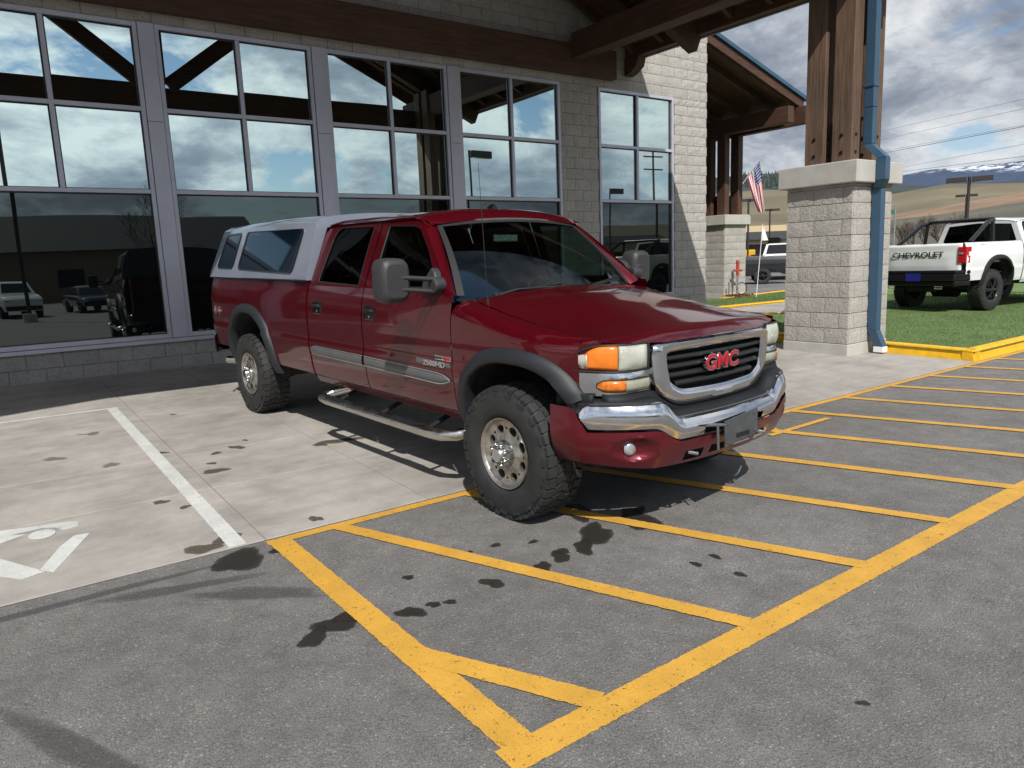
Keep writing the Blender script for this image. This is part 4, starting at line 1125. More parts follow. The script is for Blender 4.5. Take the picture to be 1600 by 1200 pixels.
    def wells(sd):
        for c, r, n_, w in ((FA, FR-.01, 2.5, .5), (RA, RR-.01, 2.3, .55)):
            mb = MB(); g = []
            for i in range(25):
                a = pi*1.08*(i/24)-.04*pi; ca, sa = cos(a), sin(a)
                f = c[0]+r*math.copysign(abs(ca)**(2/n_), ca); z = c[1]+r*math.copysign(abs(sa)**(2/n_), sa)
                g.append([V3(f, sd*wid(f, z)-sd*.01, z), V3(f, sd*w, z)])
            mb.quadgrid(g); 
            mb.poly([V3(c[0]-r, sd*w, .5), V3(c[0]+r, sd*w, .5), V3(c[0]+r, sd*w, c[1]+r), V3(c[0]-r, sd*w, c[1]+r)])
            put('wheel_arch_liner', mb, 'mud_liner', root, smooth=50)
    both(wells)
    # arch flares
    def flare(sd):
        for c, ri, n_, a0, a1, wd in ((FA, FR, 2.5, 196, 30, .066), (RA, RR, 2.3, 188, -8, .065)):
            mb = MB(); g = []
            for i in range(41):
                a = R_(a0+(a1-a0)*i/40); ca, sa = cos(a), sin(a)
                def pt(r, so):
                    f = c[0]+r*math.copysign(abs(ca)**(2/n_), ca); z = c[1]+r*math.copysign(abs(sa)**(2/n_), sa)
                    z = max(z, .50); return V3(f, sd*(wid(f, z)+so), z)
                g.append([pt(ri-.02, -.05), pt(ri-.022, .030), pt(ri-.012, .044), pt(ri+.015, .046), pt(ri+wd*.75, .030), pt(ri+wd, .010), pt(ri+wd+.004, -.004)])
            mb.quadgrid(g); put('wheel_flare', mb, cfg.get('flare', 'flare_plastic'), root, smooth=50)
    both(flare)
    for sd in (1, -1):
        make_wheel(root, 0, sd, .985, hz, rt, cfg.get('steer', 0), cfg.get('wheel', 'eight')); make_wheel(root, -WB, sd, .955, hz, rt, 0, cfg.get('wheel', 'eight'))
    # ---- mirrors
    def mirror(sd):
        k = 1
        # head: rounded box, face towards the front
        mb = MB(); g = []
        f0 = -.70; cs, cz, hw, hh = (1.275 if sd > 0 else 1.075), 1.458, .104, .143
        for df, sc in ((.055, .72), (.045, .90), (.015, .98), (-.05, 1.0), (-.085, .97)):
            row = []
            for i in range(24):
                a = 2*pi*i/24; ca, sa = cos(a), sin(a)
                row.append(V3(f0+df, sd*(cs+hw*sc*math.copysign(abs(ca)**.5, ca)), cz+hh*sc*math.copysign(abs(sa)**.5, sa)))
            g.append(row)
        mb.quadgrid(g, closev=True); mb.poly(g[0][::-1]); mb.poly(g[-1]); m_ = put('wing_mirror', mb, 'mirror_plastic', root, smooth=50)
        for z0, z1 in ((1.475, 1.455), (1.40, 1.375)):
            mb = MB(); mb.tube([V3(f0+.03, sd*(cs+.055), z0+.0), V3(f0+.045, sd*(cs-.06), z0), V3(f0+.05, sd*.985, z1)], .016, 8); put('mirror_arm', mb, 'mirror_plastic', m_, smooth=60)
        mb = MB(); mb.prism([V3(-.63, sd*.925, 1.36), V3(-.84, sd*.925, 1.36), V3(-.82, sd*.92, 1.44), V3(-.74, sd*.90, 1.53), V3(-.70, sd*.905, 1.50)], (0, -sd*.06, 0)); mb.tube([V3(f0+.045, sd*.93, 1.42), V3(f0+.05, sd*1.02, 1.415)], .052, 10)
        put('mirror_base', mb, 'mirror_plastic', m_, bevel=.012)
    if cfg.get('mirrors', True): both(mirror)
    root['_dims'] = 0; del root['_dims']
    return root, dict(wid=wid, green=green, BEDR=BEDR, BEDF=BEDF, CABR=CABR, WB=WB, V3=V3, tg=tg, both=both, ws=ws)

def text_mesh(txt, size, ext, off=0.0, sx=1.0, res=3):
    cu = bpy.data.curves.new('lettering', 'FONT'); cu.body = txt; cu.size = size; cu.extrude = ext; cu.offset = off; cu.align_x = 'CENTER'; cu.align_y = 'CENTER'; cu.resolution_u = res
    o = bpy.data.objects.new('tmp', cu); COL.objects.link(o); dg = bpy.context.evaluated_depsgraph_get()
    me = bpy.data.meshes.new_from_object(o.evaluated_get(dg)); bpy.data.objects.remove(o); bpy.data.curves.remove(cu)
    for v in me.vertices: v.co.x *= sx
    return me
def lettering(nm, txt, size, ext, mat, parent, M_, off=0, sx=1.0):
    me = text_mesh(txt, size, ext, off, sx); me.name = nm
    o = link(nm, me, mat, parent); o.matrix_local = M_; return o
def basis(x, y, z, loc):
    m = Matrix((Vector(x).normalized(), Vector(y).normalized(), Vector(z).normalized())).transposed().to_4x4(); m.translation = loc; return m

# ================================================================== the red pickup
root, D = pickup('dark red lifted crew-cab pickup with silver bed topper parked across the yellow hatching', dict(paint='red_paint', gmc=True, steer=R_(0)))
wid, green = D['wid'], D['green']; BEDR, BEDF, CABR, WB = D['BEDR'], D['BEDF'], D['CABR'], D['WB']
def lerp(a, b, t): return a+(b-a)*t
# topper
def topw(z): return interp([(1.40, .962), (1.45, .955), (1.90, .815), (1.94, .785), (1.965, .74)], z)
fr_, rr_ = BEDF+.01, BEDR+.02
mb = MB(); g = []
for i in range(25):
    u = i/24; row = []
    for j in range(33):
        v = -1+2*j/32; a = abs(v); sg = 1 if v >= 0 else -1
        # section: up the side (a 1..0.62) then across the crowned top
        if a > .60: z = 1.412+(1.93-1.412)*(1-a)/.40; s = topw(z)
        else: z = 1.93+.052*(1-(a/.60)**2.6); s = topw(1.93)*(a/.60)**.98
        zt = (z-1.412)/.6; f = lerp(fr_-.01-.03*zt, rr_+.245*zt**1.1, u)
        crown = (.034*math.sin(pi*min(1, .12+u*.95)))*zt**2
        row.append(V3(f, sg*s, z+crown*.9))
    g.append(row)
mb.quadgrid(g, flip=True); 
mb.poly(g[0]); mb.poly(g[-1][::-1])
top = put('topper', mb, 'silver_topper', root, smooth=35)
for sd in (1, -1): mb = MB(); mb.tube([V3(fr_, sd*.967, 1.41), V3(rr_, sd*.945, 1.41)], .008, 5); put('topper_seal', mb, 'rubber_seal', top)
def tw(sd, pts, frame=.022):
    """glass with a black frame lying on the topper's side"""
    c = Vector((sum(p[0] for p in pts)/len(pts), sum(p[1] for p in pts)/len(pts)))
    def dens(poly, r=.05):
        P = [Vector(p) for p in poly]; o = []; n = len(P)
        for i in range(n):
            a, b, d = P[i-1], P[i], P[(i+1) % n]
            p0 = b+(a-b).normalized()*r; p1 = b+(d-b).normalized()*r
            for k in range(5): t = k/4; o.append(p0*(1-t)**2+b*2*t*(1-t)+p1*t*t)
        return o
    A = dens(pts); B = dens([Vector(p)+(c-Vector(p)).normalized()*frame*1.35 for p in pts], .04)
    def S(p, off): return V3(p[0], sd*(topw(p[1]-.015)+off), p[1])
    mb = MB(); mb.quadgrid([[S(p, -.004) for p in A], [S(p, .010) for p in A], [S(p, .010) for p in B], [S(p, .004) for p in B]], closev=True); w = put('topper_window', mb, 'gloss_black', top, smooth=30)
    mb = MB(); mb.quadgrid([[S(p, .005) for p in B], [S(p, .005) for p in [q.lerp(c, .5) for q in B]], [S(c, .005)]*len(B)], closev=True); put('pane', mb, 'topper_glass', w, smooth=60)
for sd in (1, -1):
    tw(sd, [(-4.34, 1.505), (-4.27, 1.875), (-2.90, 1.860), (-2.98, 1.475)]); tw(sd, [(-4.97, 1.515), (-4.84, 1.865), (-4.43, 1.872), (-4.50, 1.508)])
# front clip ------------------------------------------------------------
def nose(s):                                            # plan of the front face: s -> f
    a = abs(s)
    return .815-.045*(a/.56)**2 if a < .56 else .770-.225*(min(a, .912)/.34-.56/.34)**4.5
def face(nm, s0, s1, z0, z1, mat, parent, off=0, n=14, m=5, bulge=0, rnd=0, solid=0, round_=0):
    mb = MB(); g = []
    for j in range(m+1):
        row = []
        for i in range(n+1):
            u, v = i/n, j/m; s = lerp(s0, s1, u); z = lerp(z0, z1, v)
            if round_: z = lerp(z0, z1, .5+(v-.5)*(1-round_*abs(2*u-1)**6)) 
            row.append(V3(nose(s)+off+bulge*(1-abs(2*u-1)**3)*(1-abs(2*v-1)**3), s, z))
        g.append(row)
    mb.quadgrid(g); return put(nm, mb, mat, parent, smooth=50, solid=solid)
for sd in (1, -1):
    # headlight: grey back shell, main lens, amber corner lens
    hl = face('headlight', sd*.590, sd*.780, .984, 1.108, 'dull_chrome', root, -.016)
    face('lamp_surround', sd*.782, sd*.903, .976, 1.128, 'red_paint', hl, -.006)
    face('lamp_surround', sd*.58, sd*.79, 1.112, 1.126, 'under_black', hl, -.03)
    def lens(nm, sa, sb, mat, za0, za1, zb0, zb1, off, bul, seg=16):
        mb = MB(); g = []
        for j in range(9):
            v = j/8; row = []
            for i in range(seg+1):
                u = i/seg; s = lerp(sa, sb, u); lo = lerp(za0, zb0, u); hi = lerp(za1, zb1, u**5 if seg < 10 else u)
                f = nose(s)+off+bul*(1-abs(2*v-1)**2.5)*(1-max(0, abs(2*u-1)-.6)/.4*.8)
                row.append(V3(f, sd*s, lerp(lo, hi, v)))
            g.append(row)
        mb.quadgrid(g); return put(nm, mb, mat, hl, smooth=60, solid=.006)
    lens('lens', .590, .782, 'headlight_lens', .985, 1.112, .985, 1.116, .004, .020)
    lens('turn_lens', .786, .885, 'amber_lens', .985, 1.116, .995, 1.070, .004, .016, 9)
    for bs, br in ((.650, .048), (.735, .040)):        # reflector bowls seen through the hazy lens
        mb = MB(); mb.lathe([(-.045, .006), (-.040, br*.5), (-.022, br*.85), (-.004, br)], 20, 'x', (nose(bs)-.004, -sd*bs, 1.048)); mb.lathe([(-.045, .0001), (-.012, .010), (-.008, .0001)], 10, 'x', (nose(bs)-.004, -sd*bs, 1.048)); put('reflector', mb, 'chrome', hl, smooth=60)
    # outer clear rim that wraps onto the fender
    mb = MB(); g = []
    for i in range(9):
        t = i/8; s = lerp(.880, .905, t); f = nose(s)+.008-.05*t*t
        lo, hi = .990+.012*t, 1.074-.02*t
        g.append([V3(f, sd*s, lo), V3(f+.004, sd*(s+.004), (lo+hi)/2), V3(f, sd*s, hi)])
    mb.quadgrid(g); put('lens_rim', mb, 'headlight_lens', hl, smooth=60, solid=.004)
    mb = MB(); pts = []
    for i in range(17): s = lerp(.583, .908, i/16); pts.append(V3(nose(s)+.004, sd*s, 1.120-.050*max(0, (s-.79)/.115)**4))
    mb.tube(pts, .006, 6); pts = [V3(nose(s)+.004, sd*s, .976) for s in [lerp(.583, .908, i/16) for i in range(17)]]; mb.tube(pts, .005, 6)
    mb.tube([V3(nose(.585)+.01, sd*.583, .976), V3(nose(.585)+.012, sd*.583, 1.12)], .007, 6); put('headlight_gasket', mb, 'rubber_seal', hl)
    # chrome lamp bar with the lower amber / clear lamp
    cb = face('lamp_bezel', sd*.55, sd*.905, .845, .968, 'chrome', root, .0, bulge=.010)
    mb = MB(); g = []
    for i in range(17):
        t = i/16; s = lerp(.575, .86, t); r = math.sqrt(max(0, 1-max(0, (t-.88)/.12)**2)); h = .029*max(.25, r)
        g.append([V3(nose(s)+.012+.008*(1-abs(2*q-1)**2), sd*s, .900-h+2*h*q) for q in (0, .25, .5, .75, 1)])
    mb.quadgrid(g); fl = put('lower_lamp', mb, 'clear_lens', cb, smooth=60, solid=.004)
    mb = MB(); mb.quadgrid([[(p[0]+.003, p[1], p[2]) for p in r] for r in g[10:]]); put('amber_section', mb, 'amber_lens_dark', fl, smooth=60, solid=.004)
    mb = MB(); pts = [(r[0][0]+.002, r[0][1], r[0][2]-.004) for r in g]+[(r[-1][0]+.002, r[-1][1], r[-1][2]+.004) for r in g[::-1]]; mb.tube(pts+[pts[0]], .0035, 5, cap=False); put('lamp_gasket', mb, 'rubber_seal', cb)
# grille ------------------------------------------------------------------
go = [(.562, 1.112), (.575, 1.03), (.555, .90), (.505, .815), (.375, .744), (0, .735), (-.375, .744), (-.505, .815), (-.555, .90), (-.575, 1.03), (-.562, 1.112), (0, 1.120)]
gi = [(.468, 1.056), (.470, 1.02), (.452, .93), (.437, .880), (.355, .832), (0, .822), (-.355, .832), (-.437, .880), (-.452, .93), (-.470, 1.02), (-.468, 1.056), (0, 1.064)]
def dens2(poly, m=6):
    o = []; n = len(poly); P = [Vector(p) for p in poly]
    for i in range(n):
        for k in range(m): o.append(P[i].lerp(P[(i+1) % n], k/m))
    for _ in range(2): o = [(o[i-1]+o[i]*2+o[(i+1) % len(o)])/4 for i in range(len(o))]
    return o
GO, GI = dens2(go), dens2(gi)
def gp(p, off): return V3(nose(p[0])+off, p[0], p[1])
mb = MB(); mb.quadgrid([[gp(p, -.03) for p in GO], [gp(p, .030) for p in GO], [gp(a.lerp(b, .25), .050) for a, b in zip(GO, GI)], [gp(a.lerp(b, .75), .048) for a, b in zip(GO, GI)], [gp(b, .034) for b in GI], [gp(b, -.03) for b in GI]], closev=True)
gr = put('grille', mb, 'chrome', root, smooth=45)
mb = MB(); mb.quadgrid([[V3(nose(s)-.035, s, z) for s in [-.50+j*.1 for j in range(11)]] for z in (.80, 1.09)]); put('grille_backing', mb, 'under_black', gr)
for i, z in enumerate((.868, .918, .968, 1.018)):
    mb = MB(); hw = .462-.10*max(0, (.93-z)/.08) if z < .93 else .465
    g = []
    for j in range(13):
        s = -hw+2*hw*j/12; f = nose(s)
        g.append([V3(f-.025, s, z-.013), V3(f+.018, s, z-.010), V3(f+.022, s, z), V3(f+.014, s, z+.012), V3(f-.025, s, z+.016)])
    mb.quadgrid(g); put('grille_bar', mb, 'grille_black', gr, smooth=60)
for off, mat, ext, dx in ((.0075, 'chrome', .008, .036), (.0025, 'badge_red', .010, .0375)):
    lettering('emblem_letters' if mat == 'badge_red' else 'emblem_surround', 'GMC', .122, ext, mat, gr, basis((0, 1, 0), (0, 0, 1), (1, 0, 0), Vector(V3(nose(0)+dx, -.0, .958))), off, 1.22)
# under-grille black panel and the black filler beneath the headlights
def strip(nm, rows, mat, parent=root, **k):
    mb = MB(); mb.quadgrid(rows); return put(nm, mb, mat, parent, smooth=50, **k)
def vee(s, lo, hi, a=.44, b=.60):                       # level that drops towards the centre of the nose
    x = (abs(s)-a)/(b-a); x = max(0, min(1, x)); x = x*x*(3-2*x); return lerp(lo, hi, x)
S_ = [-.955+1.91*i/84 for i in range(85)]
def bump_f(s): return .955-.055*(abs(s)/.6)**2 if abs(s) < .6 else .90-.31*((abs(s)-.6)/.37)**1.55
strip('filler_panel', [[V3(min(nose(s), bump_f(s)-.05)+(-.0 if k else .02), s, vee(s, (.70, .765)[k], (.785, .85)[k], .34, .58)) for s in S_[5:-5]] for k in (0, 1)], 'black_plastic', solid=.02)
strip('filler_panel', [[V3((bump_f(s)-.012 if k == 0 else min(nose(s), bump_f(s))-.01), s, vee(s, (.672, .735)[k], (.79, .822)[k])) for s in S_[2:-2]] for k in (0, 1)], 'black_plastic', solid=-.02)
for sd in (1, -1):                                      # black filler where the fender meets the bumper
    mb = MB(); mb.quadgrid([[V3(f, sd*(wid(min(f, .5), .8)-.03*max(0, f-.5)*8-.004+.006), z) for f in [.43+.22*i/8 for i in range(9)]] for z in (.785, .852)]); put('filler_end', mb, 'black_plastic', root, smooth=50, solid=.02)
# chrome bumper face with two slots
def btop(s): return vee(s, .688, .800)
def bbot(s): return vee(s, .570, .655, .46, .66)-(-.0)
g = []
for j in range(9):
    v = j/8; row = []
    for s in S_:
        lo, hi = bbot(s), btop(s); e = max(0, (abs(s)-.89)/.066); kk = math.sqrt(max(.0, 1-min(1, e)**2.4)); md = (lo+hi)/2; lo, hi = md+(lo-md)*max(.12, kk), md+(hi-md)*max(.12, kk); z = lerp(lo, hi, v)
        row.append(V3(bump_f(s)+.018*math.sin(pi*min(1, v*1.05))-.012*(v**6), s, z))
    g.append(row)
def slot(i, j):
    s = (S_[j]+S_[j+1])/2; return 1 <= i <= 3 and .055 < abs(s) < .30
mb = MB(); mb.quadgrid(g, skip=slot)
top_r = [V3(bump_f(s)-.012, s, btop(s)-.05*max(0, (abs(s)-.90)/.055)**2.2) for s in S_]; in_r = [V3(bump_f(s)-(.13 if abs(s) < .5 else .10), s, btop(s)+.004) for s in S_]
mb.quadgrid([top_r, [V3(p[0]-.016, s, p[2]+.006) for p, s in zip(top_r, S_)], in_r], skip=lambda i, j: i == 1 and abs(S_[j]) < .60)
ledge = [[V3(p[0]-.016-.0, s, p[2]+.004) for p, s in zip(top_r, S_) if abs(s) < .62], [V3(p[0], s, p[2]+.004) for p, s in zip(in_r, S_) if abs(s) < .62]]
bp_ = None
bp_ = put('front_bumper', mb, 'chrome', root, smooth=40)
mb = MB(); mb.quadgrid([[V3(bump_f(s)-.025, s, z) for s in (-.34, -.2, 0, .2, .34)] for z in (.56, .70)]); put('slot_backing', mb, 'under_black', bp_)
mb = MB(); mb.quadgrid([[V3(bump_f(s)-.030, s, btop(s)+.009), V3(bump_f(s)-.11, s, btop(s)+.011)] for s in S_[21:-21]]); put('step_pad', mb, 'molding_grey', bp_, solid=.003)
mb = MB(); mb.quadgrid(ledge); put('bumper_step', mb, 'black_plastic', bp_, smooth=40)
# painted valance: one skin along a plan path that wraps round to the wheel openings
def plan_path():
    half = []
    for i in range(33): s = .955*i/32; half.append((bump_f(s)+.010, s*1.012))
    half += [(.605, .974), (.565, .984), (.52, .990), (.475, .993), (.43, .993)]
    return [(f, -s) for f, s in half[:0:-1]]+half
PL = plan_path()
def pnorm(i):
    a, b = PL[max(0, i-1)], PL[min(len(PL)-1, i+1)]; t = Vector((b[0]-a[0], b[1]-a[1])).normalized(); n = Vector((t.y, -t.x))
    return n
rows = []; NV = 15
for i, (f, s) in enumerate(PL):
    n = pnorm(i); a = abs(s)
    hi = bbot(min(.93, a))+.002
    wrap = max(0, min(1, (a-.945)/.040)); wrap = wrap*wrap*(3-2*wrap) if f > .5 else 1
    hi = lerp(hi, .792, max(wrap, 0))
    lo = lerp(.422, .475, min(1, a/.97)**4)
    col = []
    for j in range(NV+1):
        v = j/NV; z = lerp(lo, hi, v); zz = (z-lo)/.24
        inset = -.055*max(0, 1-zz)**1.7 + (.012*sin(pi*min(1, zz)))
        d = math.hypot((a-.735)/.100, (z-.556)/.068); inset -= .045*max(0, 1-d*d)**.7
        if d < 1.25 and d > .8: inset += .006*(1-abs(d-1.02)/.23)
        col.append(V3(f+n.x*inset, s+n.y*inset, z))
    rows.append(col)
def vslot(i, j):
    s = abs((PL[i][1]+PL[i+1][1])/2); return (3 <= j <= 7 and s < .22) or (2 <= j <= 7 and .27 < s < .43)
mb = MB(); mb.quadgrid(rows, skip=vslot); va = put('valance', mb, 'red_bumper_paint', root, smooth=60)
mb = MB(); mb.quadgrid([[V3(bump_f(s)-.07, s, z) for s in [-.5+j*.1 for j in range(11)]] for z in (.44, .58)]); put('valance_backing', mb, 'under_black', va)
for sd in (1, -1):
    mb = MB(); cf = bump_f(.735)-.034
    mb.lathe([(.006, .0001), (.004, .026), (.0, .038), (-.02, .044)], 24, 'x', (cf, -sd*.735, .556)); put('fog_lamp', mb, 'fog_lens', va, smooth=60)
    mb = MB(); mb.tube([V3(bump_f(.345)-.03, sd*.31, .488), V3(bump_f(.345)+.005, sd*.345, .478), V3(bump_f(.345)-.03, sd*.38, .488)], .011, 8); put('tow_hook', mb, 'dull_chrome', root, smooth=60)
# number plate bracket, knocked askew
mb = MB(); mb.prism([V3(0, .17, -.085), V3(0, -.165, -.055), V3(0, -.155, .10), V3(0, .18, .07)], (.008, 0, 0))
for s, z in ((.14, -.06), (-.13, -.035), (-.12, .075), (.15, .05)): mb.lathe([(.008, .009), (.014, .008), (.015, .0001)], 10, 'x', (0, -s, z))
pb = put('plate_bracket', mb, 'plate_grey', root, bevel=.003); pb.location = (1.0, .0, .575)
mb = MB(); mb.box((.0085, -.06, -.045), (.012, .07, -.02)); q = put('bracket_slot', mb, 'under_black', pb)
for pts_, r_ in (([V3(-.015, .32, .07), V3(0, .20, .053), V3(0, .15, .045)], .010), ([V3(0, .24, .065), V3(.005, .235, -.085)], .008), ([V3(-.07, .1, -.015), V3(0, .1, -.005)], .012), ([V3(-.07, -.1, -.015), V3(0, -.1, -.005)], .012)):
    mb = MB(); mb.tube(pts_, r_, 6); put('bracket_arm', mb, 'molding_grey', pb)
# step bars -----------------------------------------------------------------
for sd in (1, -1):
    path = [V3(-2.40, sd*.74, .475), V3(-2.50, sd*.84, .44), V3(-2.535, sd*.925, .418), V3(-2.49, sd*.975, .410), V3(-2.38, sd*.99, .408), V3(-1.5, sd*.99, .406), V3(-.80, sd*.99, .404), V3(-.68, sd*.978, .405), V3(-.58, sd*.92, .412), V3(-.50, sd*.80, .44)]
    mb = MB(); mb.tube(path, .040, 14); sb = put('step_bar', mb, 'stainless', root, smooth=60)
    for a, b in ((-2.42, -1.98), (-1.30, -.86)):
        mb = MB(); g = []
        for i in range(13):
            t = i/12; f = lerp(a, b, t); w = .036*min(1, 4*min(t, 1-t)+.15)
            g.append([V3(f, sd*(.99+q*w), .408+math.sqrt(max(0, .0432**2-(q*w)**2))) for q in (-1, -.5, 0, .5, 1)])
        mb.quadgrid(g); put('step_pad', mb, 'black_plastic', sb, smooth=40, solid=.006)
    for f in (-2.2, -1.5, -.85):
        mb = MB(); mb.tube([V3(f, sd*.70, .52), V3(f, sd*.97, .42)], .018, 6); put('step_bracket', mb, 'under_black', sb)
# rear bumper, exhaust, aerials, badges --------------------------------------
mb = MB(); g = []
for z, k in ((.56, .0), (.60, .03), (.72, .035), (.76, .0)):
    g.append([V3(BEDR-.10-.02+(-k)+.16*max(0, (abs(v)-.86)/.14)**2, v*.97, z) for v in [-1+2*j/24 for j in range(25)]])
mb.quadgrid(g); mb.quadgrid([[V3(p[0], -p[1], p[2]) for p in g[-1]], [V3(BEDR+.02, -p[1], .76) for p in g[-1]]]); put('rear_bumper', mb, 'gloss_black', root, smooth=40, solid=.01)
mb = MB(); mb.tube([V3(-4.7, .55, .48), V3(-4.95, .72, .465), V3(-5.16, .86, .462)], .042, 14); put('exhaust_tip', mb, 'stainless', root, smooth=60)
mb = MB(); mb.tube([V3(-.345, .80, 1.27), V3(-.348, .80, 1.33)], .010, 8); mb.tube([V3(-.348, .80, 1.33), V3(-.40, .80, 2.17)], [.003, .0016], 6); put('aerial', mb, 'rubber_seal', root)
mb = MB(); g = []
for i in range(7):
    t = i/6; h = .055*sin(pi*min(1, .15+t*.9))**.6*(1-t*.25) if 0 < i < 6 else .002
    g.append([V3(-1.22-.14*t, q*.028*(.6+.4*sin(pi*t)), 1.935+h*(1-abs(q)**2.2)+.012*t) for q in (-1, -.6, 0, .6, 1)])
mb.quadgrid(g); put('roof_aerial', mb, 'gloss_black', root, smooth=60)
for sd in (1, -1):
    fx = basis((sd, 0, 0), (0, 0, 1), (0, -sd, 0), Vector(V3(0, 0, 0)))
    def side_text(nm, txt, size, mat, f, z, sx=1.0, off=.0015, dz=.004, bold=0.0):
        m = fx.copy(); m.translation = V3(f, sd*(wid(f, z)+dz), z); return lettering(nm, txt, size, .002, mat, root, m, bold, sx)
    mb = MB(); f0, f1 = -.93, -.53; w = wid(-.7, .90); mb.prism([V3(f0, sd*w, .878), V3(f1, sd*w, .872), V3(f1, sd*w, .914), V3(f0, sd*w, .920)], (0, -sd*.005, 0)); bd = put('door_badge', mb, 'molding_grey', root, bevel=.002)
    side_text('badge_letters', '2500HD', .050, 'silver_line', -.70, .896, 1.5, dz=.012, bold=.001)
    mb = MB(); mb.prism([V3(-.70, sd*w, .928), V3(-.52, sd*w, .926), V3(-.52, sd*w, .954), V3(-.70, sd*w, .956)], (0, -sd*.005, 0)); put('door_badge', mb, 'silver_line', root, bevel=.002)
    mb = MB(); mb.prism([V3(-.60, sd*(w+.005), .930), V3(-.525, sd*(w+.005), .929), V3(-.525, sd*(w+.005), .951), V3(-.60, sd*(w+.005), .952)], (0, -sd*.002, 0)); put('badge_inlay', mb, 'badge_red', root)
    side_text('badge_letters', 'DURAMAX', .020, 'badge_dark', -.652, .942, .9, dz=.012)
    side_text('bed_decal', '4', .135, 'silver_line', -4.97-sd*.075, 1.045, .95, dz=.009); side_text('bed_decal', '4', .135, 'silver_line', -4.97+sd*.075, 1.045, .95, dz=.009); side_text('bed_decal', 'x', .10, 'badge_red', -4.97, 1.05, .95, dz=.009)
# black bag / blue jacket on the dashboard
mb = MB(); g = []
for i in range(9):
    t = i/8; a = pi*t; row = []
    for j in range(15):
        u = j/14; hgt = .30*sin(pi*(.08+.87*u)**.8)*(1-.62*u)
        row.append(V3(-.80-.22*(1-cos(a))*.5-.06*u, .78-u*.62, 1.27+hgt*sin(a)**.6+.012*sin(9*u+4*t)))
    g.append(row)
mb.quadgrid(g); put('blue_jacket', mb, 'blue_cloth', root, smooth=60)
bpy.data.objects['blue_jacket'].name = 'blue_cover'

KSC = .9314
FWv = Vector((.07211903, -.99714226, -.0224981)); RTv = Vector((-.99739471, -.07213729, 0)); UPv = Vector((.00162295, -.02243949, .99974689))
m = Matrix((FWv, -RTv, UPv)).transposed().to_4x4(); m.translation = (3.181, 3.3605, .0608)
root.matrix_world = m @ Matrix.Scale(KSC, 4)

# ================================================================== the white pickup on the grass
wroot, WD = pickup('white lifted pickup with black sport bar parked on the grass island', dict(paint='white_paint_car', wb=3.75, rt=.43, hz=.43, wheel='spoke', mirrors=False, flare='under_black', wide_glass=1))
BE = WD['BEDR']; tgw = WD['tg']
SB = [V3(BE+.40, .78, 1.43), V3(BE+1.10, .72, 1.84), V3(BE+1.35, .70, 1.885)]
for sd in (1, -1):
    mb = MB(); mb.tube([(p[0], p[1]*sd, p[2]) for p in SB], .045, 8); bar = put('sport_bar', mb, 'gloss_black', wroot, smooth=60)
    
    for a_, b_, r_ in ((V3(BE+1.32, sd*.70, 1.90), V3(BE+1.30, sd*.74, 1.42), .04),): mb = MB(); mb.tube([a_, b_], r_, 8); put('bar_upright', mb, 'gloss_black', bar, smooth=60)
mb = MB(); mb.tube([V3(BE+1.35, .70, 1.90), V3(BE+1.35, -.70, 1.90)], .045, 8); put('sport_bar', mb, 'gloss_black', wroot, smooth=60)
for sd in (1, -1):
    mb = MB()
    for z0, z1, wr in ((1.245, 1.345, .13), (1.17, 1.245, .05), (1.02, 1.17, .10)):
        mb.hexa([V3(BE-.045, sd*.80, z0), V3(BE-.03, sd*.955, z0), V3(BE+wr, sd*.975, z0), V3(BE+wr, sd*.80, z0), V3(BE-.045, sd*.80, z1), V3(BE-.03, sd*.955, z1), V3(BE+wr, sd*.975, z1), V3(BE+wr, sd*.80, z1)])
    put('tail_lamp', mb, 'red_lens', wroot, bevel=.008)
    mb = MB(); mb.box(*(lambda a, b: ((min(a[0], b[0]), min(a[1], b[1]), a[2]), (max(a[0], b[0]), max(a[1], b[1]), b[2])))(V3(BE-.052, sd*.82, 1.195), V3(BE-.03, sd*.90, 1.235))); put('reverse_lamp', mb, 'fog_lens', wroot)
mb = MB()
for z0, z1, d in ((.56, .66, -.20), (.661, .80, -.24), (.801, .88, -.20)):
    mb.hexa([V3(BE+d, .86, z0), V3(BE+.12, 1.0, z0), V3(BE+.12, -1.0, z0), V3(BE+d, -.86, z0), V3(BE+d, .86, z1), V3(BE+.10, 1.0, z1), V3(BE+.10, -1.0, z1), V3(BE+d, -.86, z1)])
put('rear_bumper', mb, 'gloss_black', wroot, bevel=.02)
mb = MB(); mb.box((BE-.252, -.01, .66), (BE-.24, .31, .82)); mb.v = [(a, b-.15, c) for a, b, c in mb.v]; put('number_plate', mb, 'plate_blue', wroot)
mb = MB(); mb.box((BE-.045, -.12, 1.33), (BE-.03, .12, 1.385)); put('gate_handle', mb, 'gloss_black', wroot)
me = lettering('tailgate_letters', 'CHEVROLET', .155, .003, 'badge_dark', wroot, basis((0, -1, 0), (0, 0, 1), (-1, 0, 0), Vector((BE-.072, .04, 1.20))), .002, 1.32)
for sd in (1, -1):
    mb = MB(); x0 = sd*.52; 
    mb.tube([V3(BE-.18, x0-.07, .50), V3(BE-.18, x0+.07, .50), V3(BE-.18, x0+.08, .545), V3(BE-.18, x0-.08, .545), V3(BE-.18, x0-.07, .50)], .010, 6); put('exhaust_outlet', mb, 'stainless', wroot)
mb = MB(); mb.tube([V3(-3.75, -.25, .43), V3(-3.75, .25, .43)], .17, 12); put('differential', mb, 'under_black', wroot)
mb = MB(); mb.tube([V3(BE+.1, -.3, .52), V3(BE+.1, .3, .52)], .11, 10); put('spare_tyre', mb, 'under_black', wroot)
